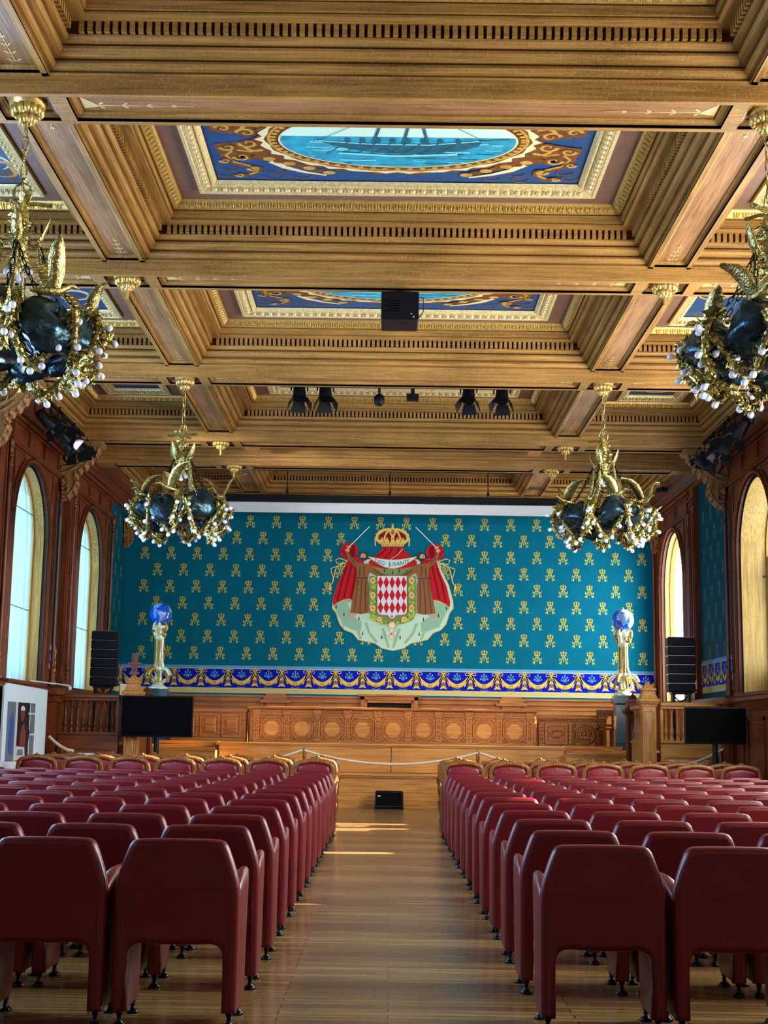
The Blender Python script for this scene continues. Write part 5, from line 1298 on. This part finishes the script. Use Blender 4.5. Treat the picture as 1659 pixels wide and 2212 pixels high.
def chain(mb, a, b, link=.07, sag=0.0):
    a, b = Vector(a), Vector(b); L_ = (b-a).length; n = max(2, int(L_/link)); prev = a
    for i in range(n):
        t0, t1 = i/n, (i+1)/n; p0 = a.lerp(b, t0); p1 = a.lerp(b, t1); p0.z -= sag*4*t0*(1-t0); p1.z -= sag*4*t1*(1-t1)
        d = (p1-p0); l = d.length*.62; c = (p0+p1)/2; d.normalize(); s_ = d.cross(Vector((0, 0, 1)) if abs(d.z) < .95 else Vector((1, 0, 0))).normalized()
        if i % 2: s_ = d.cross(s_).normalized()
        w_ = link*.22; P = [tuple(c+d*l*cos(t)+s_*w_*sin(t)) for t in [k*pi/4 for k in range(9)]]
        mb.tube(P, link*.075, 5, cap=False)
def leafbunch(mb, p, d, s_, rnd, mi=0):
    d = Vector(d).normalized() if Vector(d).length > 0 else Vector((0, 0, -1))
    for k in range(4):
        n = Vector((rnd.uniform(-1, 1), rnd.uniform(-1, 1), rnd.uniform(-1, .7))).normalized(); L_ = s_*rnd.uniform(.7, 1.3)
        tip = Vector(p)+(d*.5+n*.75)*L_; side = n.cross(d); side = side.normalized()*L_*.26 if side.length > .01 else Vector((L_*.26, 0, 0))
        mid = Vector(p)+(d*.5+n*.75)*L_*.5; up = n.cross(side).normalized()*L_*.12
        mb.add([p, tuple(mid+side), tuple(tip), tuple(mid-side), tuple(mid+up)], [(0, 1, 4), (1, 2, 4), (2, 3, 4), (3, 0, 4), (0, 3, 2, 1)], mi, False)
def make_chandelier():
    o = empty('chandelier', (0, 0, 0)); rnd = random.Random(11)
    # z relative to ring level 4.5 ; ceiling soffit at 6.51 -> +2.01
    c = MB()
    for k in range(14): a = k*2*pi/14; c.ell((.11*cos(a), .11*sin(a), 1.94), .034, .034, .05, 6, 5)
    for k in range(8): a = k*2*pi/8; c.ell((.05*cos(a), .05*sin(a), 1.87), .03, .03, .045, 6, 5)
    c.lathe([(.16, 2.02), (.15, 1.98), (.09, 1.95), (.03, 1.88), (.0, 1.82)], (0, 0, 0), 12); c.build('ceiling_rose', 'gold', o)
    c = MB(); chain(c, (0, 0, 1.84), (0, 0, 1.22), .11); c.build('main_chain', 'brass', o)
    c = MB(); c.tube([(.07*cos(t), 0, 1.22+.09*sin(t)) for t in [k*pi/8 for k in range(17)]], .012, 6)
    c.lathe([(.03, 1.14), (.055, 1.08), (.075, 1.0), (.05, .92), (.06, .85), (.085, .8), (.06, .74), (.08, .68), (.05, .62), (.03, .55)], (0, 0, 0), 12)
    for k in range(60): t = k/60; a = k*2.4; leafbunch(c, (.06*cos(a), .06*sin(a), .56+.5*t), (cos(a), sin(a), -.3), .06, rnd)
    c.build('stem', 'brass', o)
    for k in range(4):
        a = k*pi/2+.35; c = MB(); u, v = cos(a), sin(a)
        c.rings([[(u*r_-v*s_, v*r_+u*s_, z+dz) for s_, dz in ((-w_, 0), (0, .018), (w_, 0), (0, -.018))] for r_, w_, z in ((.03, .02, 1.13), (.1, .035, 1.15), (.2, .042, 1.15), (.235, .03, 1.155))], 0, True, False)
        c.build('propeller_blade', 'brass', o)
        a = k*pi/2+.1; u, v = cos(a), sin(a); c = MB()
        c.rings([[(u*r_-v*w_*sin(t), v*r_+u*w_*sin(t), z+w_*.4*cos(t)) for t in [q*pi/3 for q in range(6)]] for r_, w_, z in ((.05, .02, .78), (.12, .035, .78), (.18, .055, .86), (.215, .045, .95), (.235, .006, 1.02))], 0, True, True)
        c.build('horn', 'brass', o)
        # strap down to the ring
        c = MB(); pts = [(u*.15, v*.15, .8), (u*.17, v*.17, .6), (u*.2, v*.2, .42), (u*.3, v*.3, .27), (u*.46, v*.46, .15)]
        c.tube(pts, .02, 6); 
        for q in range(40): t = q/40*4; i = int(t); P_ = Vector(pts[i]).lerp(Vector(pts[i+1]), t-i); c.ell(tuple(P_), .027, .027, .012, 6, 3)
        c.build('strap', 'brass', o)
        c = MB(); chain(c, (u*.16, v*.16, .78), (u*.62, v*.62, .16), .075, .1); chain(c, (u*.16, v*.16, .78), (-v*.3+u*.4, u*.3+v*.4, .16), .075, .05); c.build('side_chain', 'chain', o)
    # bronze seashell bodies
    for k in range(6):
        a = k*pi/3+.25; m = MB(); nu, nv = 26, 14; rg = []
        for j in range(nv+1):
            la = -pi/2+.08+(pi-.16)*j/nv; ring = []
            for i in range(nu):
                lo = 2*pi*i/nu; rib = 1+.07*cos(9*lo+3*la)+.05*sin(5*la+k)
                x = .20*cos(la)*cos(lo)*rib; y = .30*cos(la)*sin(lo)*rib*(1-.25*sin(la)); z = .18*sin(la)*rib+.045*sin(lo*2+k)
                ring.append((x, y, z))
            rg.append(ring)
        m.rings(rg, 0, True, True)
        Mx = Matrix.Translation((.5*cos(a), .5*sin(a), .02+.04*((-1)**k))) @ Matrix.Rotation(a, 4, 'Z') @ Matrix.Rotation(.35, 4, 'Y') @ Matrix.Rotation(.3*(-1)**k, 4, 'X')
        m.build('bronze_shell', 'bronze', o, matrix=Mx)
    m = MB(); m.tube([(.42*cos(t), .42*sin(t), -.08) for t in [k*pi/16 for k in range(33)]], .05, 8); m.ell((0, 0, -.1), .3, .3, .09, 16, 7); m.build('ring_bowl', 'bronze', o)
    # seaweed garlands
    bulbs = []
    for k in range(8):
        a0 = k*pi/4+.1; m = MB(); pts = []
        for i in range(13):
            t = i/12; a = a0+t*(pi/4+.12); r_ = .70-.22*sin(pi*t)+.06*(k % 2); z = .12-.44*sin(pi*t)-.02*(k % 2)
            pts.append((r_*cos(a), r_*sin(a), z))
        m.tube(pts, .03, 6)
        for i in range(12):
            p0, p1 = Vector(pts[i]), Vector(pts[i+1])
            for q in range(5): P_ = p0.lerp(p1, q/5); leafbunch(m, tuple(P_), p1-p0, .088, rnd)
            if i in (1, 3, 5, 7, 9, 11): bulbs.append((P_+Vector((0, 0, -.03)), (Vector((cos(a0+i/12*.8), sin(a0+i/12*.8), -.9))).normalized()))
        m.build('seaweed_garland', 'brass', o)
    for k in range(6):   # outer fronds rising over the shells
        a = k*pi/3+.75; m = MB(); pts = [(r_*cos(a+da), r_*sin(a+da), z) for r_, z, da in ((.55, .2, 0), (.68, .16, .04), (.75, .02, .02), (.74, -.14, -.05), (.66, -.24, -.1))]
        m.tube(pts, .025, 6)
        for i in range(4):
            p0, p1 = Vector(pts[i]), Vector(pts[i+1])
            for q in range(7): leafbunch(m, tuple(p0.lerp(p1, q/7)), p1-p0, .09, rnd)
        m.build('seaweed_frond', 'brass', o)
        bulbs.append((Vector(pts[2])+Vector((.03*cos(a), .03*sin(a), 0)), Vector((cos(a), sin(a), .1)).normalized())); bulbs.append((Vector(pts[3]), Vector((cos(a), sin(a), -.6)).normalized()))
    for k in range(4): gull(o, k*pi/2+.5+.3*(k % 2), .58, .26, k+3)
    for k in range(4): a = k*pi/2; bulbs.append((Vector((.07*cos(a), .07*sin(a), .62-.04*(k % 2))), Vector((.4*cos(a), .4*sin(a), -1)).normalized()))
    bulbs.append((Vector((0, 0, .56)), Vector((0, 0, -1))))
    proto = None
    m = MB(); m.lathe([(.012, 0), (.014, .02), (.020, .035), (.028, .055), (.0285, .068), (.02, .086), (.004, .092)], (0, 0, 0), 10); 
    for i, (p_, d_) in enumerate(bulbs):
        rot = d_.to_track_quat('Z', 'Y').to_matrix().to_4x4(); 
        if proto is None:
            proto = m.build('light_bulb', 'bulb', o); ob = proto
        else:
            ob = proto.copy(); COL.objects.link(ob); ob.parent = o
        ob.matrix_local = Matrix.Translation(p_) @ rot
    return o
CHL = ['brass gull and seaweed chandelier at the left picture edge, nearest the camera', 'brass gull and seaweed chandelier at the right picture edge, nearest the camera',
       'brass gull and seaweed chandelier on the left, hanging before the painted wall', 'brass gull and seaweed chandelier on the right, hanging before the painted wall']
CHP = [(-3.07, 10.8), (3.03, 10.8), (-3.06, 19.75), (3.05, 19.75)]
c0 = make_chandelier(); register(c0)
chs = [c0]+[copy_tree(c0) for _ in range(3)]
for i, (o, (x, y), lab) in enumerate(zip(chs, CHP, CHL)):
    o.location = (x, y, 4.5); o.rotation_euler = (0, 0, [0, 1.9, .9, 2.5][i]); tag(o, lab, 'chandelier', 'chandeliers hanging from the ceiling beams')
# loose ceiling roses without a lamp
def rose():
    c = MB()
    for k in range(14): a = k*2*pi/14; c.ell((.12*cos(a), .12*sin(a), -.06), .036, .036, .05, 6, 5)
    for k in range(9): a = k*2*pi/9; c.ell((.06*cos(a), .06*sin(a), -.12), .03, .03, .045, 6, 5)
    c.lathe([(.17, 0), (.16, -.03), (.1, -.06), (.05, -.13), (.03, -.17)], (0, 0, 0), 12); c.tube([(0, 0, -.15), (0, 0, -.27)], .02, 6); return c
for (x, y, lab) in ((-3.06, 15.22, 'gilt ceiling rose left of the projector'), (3.06, 15.22, 'gilt ceiling rose right of the projector'), (-3.06, 24.19, 'gilt ceiling rose behind the far left chandelier, nearer of two'), (3.06, 24.19, 'gilt ceiling rose behind the far right chandelier, nearer of two'),
                    (-3.06, 26.33, 'gilt ceiling rose behind the far left chandelier, further of two'), (3.06, 26.33, 'gilt ceiling rose behind the far right chandelier, further of two')):
    o = rose().build('ceiling_rose', 'gold'); o.location = (x, y, 6.52); tag(o, lab, 'ceiling rose')
for s_ in (-1, 1):
    m = MB(); m.box(-.12, .12, -.3, .3, -.16, 0); o = m.build('wood_block', 'stage_x'); o.location = (s_*2.62, 25.2, 6.73); tag(o, 'small orange wooden block between the last two ceiling beams, %s' % ('left' if s_ < 0 else 'right'), 'block')

# ================================================================ THEATRE CHAIRS
def se_ring(cx, cy, hw, hd, z, n=20, p=3.2, dy=0):
    out = []
    for i in range(n):
        t = 2*pi*i/n; c, s_ = cos(t), sin(t)
        x = abs(c)**(2/p)*(1 if c >= 0 else -1)*hw; y = abs(s_)**(2/p)*(1 if s_ >= 0 else -1)*hd
        out.append((cx+x, cy+y+dy*(x/hw if hw else 0)**2, z))
    return out
def make_chair():
    o = empty('theatre_chair', (0, 0, 0))
    W_ = .30
    half = [(.228, .075), (.298, .075), (.300, .10), (.300, .30), (.300, .50), (.300, .60), (.299, .645), (.293, .69), (.279, .74), (.262, .79), (.247, .83), (.236, .855), (.220, .873), (.198, .881), (.12, .884), (0, .885)]
    inn = [(0, .388), (.10, .390), (.165, .394), (.195, .388), (.215, .372), (.226, .345), (.228, .30)]
    loop = half+[(-x, z) for x, z in half[::-1][1:]]+[(-x, z) for x, z in inn[::-1]]+inn[1:]
    n = len(loop)
    def inset(d):
        out = []
        for k, (x, z) in enumerate(loop):
            a, b = loop[k-1], loop[(k+1) % n]; e1 = (x-a[0], z-a[1]); e2 = (b[0]-x, b[1]-z)
            l1 = math.hypot(*e1) or 1; l2 = math.hypot(*e2) or 1; nx = -(e1[1]/l1+e2[1]/l2); nz = (e1[0]/l1+e2[0]/l2); l = math.hypot(nx, nz) or 1
            out.append((x+nx/l*d, z+nz/l*d))
        return out
    lean = lambda z: -.03*max(0, z-.4)
    m = MB(); rings_ = [[(x, y+lean(z), z) for x, z in inset(d)] for y, d in ((.0, .030), (.004, .014), (.012, .004), (.024, 0), (.07, 0), (.083, .006), (.09, .02))]
    m.rings(rings_, 0, False, True)
    # back and front faces as a triangulated grid following the outline
    for ri, flip in ((0, False), (-1, True)):
        R_ = rings_[ri]; hh = len(half); right = R_[:hh]; left = [R_[0]]*0
        f_ = tuple(range(n)); m.add(R_, [f_ if flip else f_[::-1]], 0, False)
    bk = m.build('backrest', 'leather', o)
    m = MB(); m.tube([(-.292+.584*i/12, lean(.65)+.001+(.008 if i in (0, 12) else 0), .656-.014*sin(pi*i/12)) for i in range(13)], .0028, 5); m.build('seam', 'leather', bk)
    for sg in (-1, 1):
        m = MB(); rg = []
        for z, y0, y1, hw in ((.078, .07, .40, .028), (.085, .06, .42, .033), (.2, .06, .43, .034), (.45, .06, .46, .034), (.58, .06, .49, .034), (.62, .07, .51, .033), (.655, .10, .52, .032), (.70, .26, .53, .026), (.715, .34, .525, .012)):
            cy = (y0+y1)/2; rg.append(se_ring(sg*(W_-.035), cy, hw, (y1-y0)/2, z, 16, 5))
        m.rings(rg, 0, True, True); m.build('side_panel', 'leather', o)
        for y in (.055, .40):
            m = MB(); m.lathe([(.032, 0), (.034, .008), (.024, .018), (.011, .03), (.011, .055), (.017, .06), (.017, .08)], (sg*(W_-.037), y, 0), 10); m.build('foot', 'footmetal', o)
    m = MB(); rg = [se_ring(0, .29, .222, .22, .40, 20, 5), se_ring(0, .29, .226, .23, .41, 20, 5), se_ring(0, .29, .226, .235, .47, 20, 5), se_ring(0, .29, .20, .21, .50, 20, 4), se_ring(0, .29, .12, .12, .508, 20, 4)]
    m.rings(rg, 0, True, True); m.build('seat', 'leather', o)
    return o
ORD = ['first', 'second', 'third', 'fourth', 'fifth', 'sixth', 'seventh', 'eighth', 'ninth', 'tenth', 'eleventh', 'twelfth', 'thirteenth', 'fourteenth']
tc0 = make_chair(); register(tc0); first = True
for row in range(13):
    y = 6.88+1.035*row
    for side in (-1, 1):
        for c_ in range(8):
            x = .725+.30+.64*c_
            if (x-.3)*3000/(y+.3) > 870: continue
            o = tc0 if first else copy_tree(tc0); first = False
            xx = side*(x+(0 if side < 0 else .0))
            if side < 0: xx -= .0
            o.location = (xx, y, 0); o.rotation_euler = (0, 0, random.uniform(-.012, .012))
            tag(o, 'burgundy leather theatre chair, %s row from camera, %s seat %s of aisle' % (ORD[row], ORD[c_], 'left' if side < 0 else 'right'), 'chair', 'burgundy theatre chairs in rows')

# ================================================================ ARMCHAIRS
def make_armchair():
    o = empty('carved_armchair', (0, 0, 0))
    def back(t):   # outline of the back in (x,z), t 0..1 from bottom left over the top to bottom right
        P = [(-.21, .52), (-.245, .62), (-.275, .74), (-.28, .84), (-.268, .92), (-.235, .965), (-.16, .985), (-.08, .998), (-.03, 1.003), (0, 1.006), (.03, 1.003), (.08, .998), (.16, .985), (.235, .965), (.268, .92), (.28, .84), (.275, .74), (.245, .62), (.21, .52)]
        k = t*(len(P)-1); i = min(int(k), len(P)-2); u = k-i; return (P[i][0]*(1-u)+P[i+1][0]*u, P[i][1]*(1-u)+P[i+1][1]*u)
    pts = [back(i/54) for i in range(55)]
    rec = lambda z: -.10*(z-.5)
    m = MB(); rg = []
    loop = pts+[(.21-.42*i/8, .52-.02*sin(pi*i/8)) for i in range(1, 8)]
    n = len(loop)
    for k, (x, z) in enumerate(loop):
        a, b = loop[k-1], loop[(k+1) % n]; dx, dz = b[0]-a[0], b[1]-a[1]; l = math.hypot(dx, dz) or 1; nx, nz = -dz/l, dx/l; w_ = .031
        y = rec(z)
        rg.append([(x+nx*w_, y, z+nz*w_), (x+nx*w_*.4, y-.024, z+nz*w_*.4), (x-nx*w_*.8, y-.02, z-nz*w_*.8), (x-nx*w_, y, z-nz*w_), (x-nx*w_*.8, y+.024, z-nz*w_*.8), (x+nx*w_*.6, y+.024, z+nz*w_*.6)])
    rg.append(rg[0]); m.rings(rg, 0, False, True)
    for x, s_ in ((0, .03), (-.035, .02), (.035, .02)): m.ell((x, rec(1.03), 1.04 if x == 0 else 1.028), s_, .02, s_*.7, 7, 5)
    m.build('back_frame', 'chairwood', o)
    m = MB(); c = (0, .76)
    inner = [(x*.90, c[1]+(z-c[1])*.87) for x, z in loop]
    vs = [(x, rec(z)-.005, z) for x, z in inner]+[(x*.8, rec(c[1]+(z-c[1])*.8)-.024, c[1]+(z-c[1])*.8) for x, z in inner]+[(x, rec(z)+.005, z) for x, z in inner]+[(x*.8, rec(c[1]+(z-c[1])*.8)+.04, c[1]+(z-c[1])*.8) for x, z in inner]
    fs = [(i, (i+1) % n, n+(i+1) % n, n+i) for i in range(n)]+[(2*n+i, 3*n+i, 3*n+(i+1) % n, 2*n+(i+1) % n) for i in range(n)]+[tuple(range(n, 2*n)), tuple(range(3*n, 4*n))[::-1]]+[(i, 2*n+i, 2*n+(i+1) % n, (i+1) % n) for i in range(n)]
    m.add(vs, fs, 0, True); bp = m.build('back_pad', 'leather2', o)
    m = MB(); m.add([(-.012, rec(.93)-.028, .93), (0, rec(.93)-.028, .905), (.012, rec(.93)-.028, .93), (.006, rec(.93)-.028, .938), (-.006, rec(.93)-.028, .938), (0, rec(.93)-.034, .925)], [(0, 1, 5), (1, 2, 5), (2, 3, 5), (3, 4, 5), (4, 0, 5)]); m.build('carved_heart', 'chairwood', o)
    m = MB(); rg = [se_ring(0, .27, .27, .26, z, 20, 4) for z in (.34, .36, .40, .41)]; m.rings(rg, 0, True, True)
    for x in (-.21, .21): m.tube([(x, .0, .40), (x, 0, .53)], .022, 6)
    m.build('seat_rail', 'chairwood', o)
    m = MB(); rg = [se_ring(0, .27, .26, .25, .41, 20, 4), se_ring(0, .27, .262, .255, .45, 20, 4), se_ring(0, .27, .24, .235, .475, 20, 3.5), se_ring(0, .27, .15, .15, .485, 20, 3)]; m.rings(rg, 0, True, True); m.build('seat', 'leather2', o)
    for sg in (-1, 1):
        m = MB(); m.tube([(sg*.255, rec(.68), .68), (sg*.285, .12, .69), (sg*.295, .28, .68), (sg*.29, .33, .66), (sg*.28, .30, .6), (sg*.27, .30, .5), (sg*.255, .32, .4)], [.018, .018, .022, .02, .016, .018, .02], 7)
        ar = m.build('armrest', 'chairwood', o)
        m = MB(); m.ell((sg*.29, .17, .705), .026, .09, .02, 8, 6); m.build('arm_pad', 'leather2', ar)
        m = MB(); m.tube([(sg*.21, .0, .38), (sg*.205, -.01, .25), (sg*.2, -.04, .02), (sg*.2, -.045, 0)], [.026, .022, .017, .018], 7); m.build('leg', 'chairwood', o)
        m = MB(); m.tube([(sg*.23, .48, .38), (sg*.25, .51, .3), (sg*.235, .49, .15), (sg*.225, .48, .05), (sg*.24, .51, .012)], [.03, .032, .022, .015, .018], 7); m.build('leg', 'chairwood', o)
    return o
ac0 = make_armchair(); register(ac0); first = True
for row in range(3):
    y = 20.62+1.08*row
    for side in (-1, 1):
        for c_ in range(7):
            o = ac0 if first else copy_tree(ac0); first = False
            o.location = (side*(1.09+.675*c_)+random.uniform(-.006, .006), y+random.uniform(-.03, .03), 0); o.rotation_euler = (0, 0, random.uniform(-.012, .012))
            tag(o, 'carved wooden armchair, red upholstery, %s armchair row, %s %s of aisle' % (ORD[row], ORD[c_], 'left' if side < 0 else 'right'), 'armchair', 'carved armchairs before the stage')

# unseen panels added to block outside light, with slits for the sun streaks
for y in NEARW:
    for side in (-1, 1):
        m = MB()
        yy = y-1.02
        gaps = {17.75: [(-.48, -.22, .36, .86)], 13.3: [(-.98, -.84, .62, .82)]}.get(y, []) if side > 0 else []
        cur = -1.02
        for g0, g1, h0, h1 in gaps: m.box(-.01, .01, cur, g0, 0, 3.5); m.box(-.01, .01, g0, g1, 0, h0); m.box(-.01, .01, g0, g1, h1, 3.5); cur = g1
        m.box(-.01, .01, cur, 1.02, 0, 3.5)
        o = m.build('window_blind', 'white'); o.location = (side*6.0, y, 2.14); tag(o, 'added white sun blocker in a %s side window beyond the picture edge, %s' % ('left' if side < 0 else 'right', {-.05: 'behind the camera', 4.4: 'beside the camera', 8.85: 'by the front seats', 13.3: 'by the middle seats', 17.75: 'by the back seats'}[y]), 'blind')
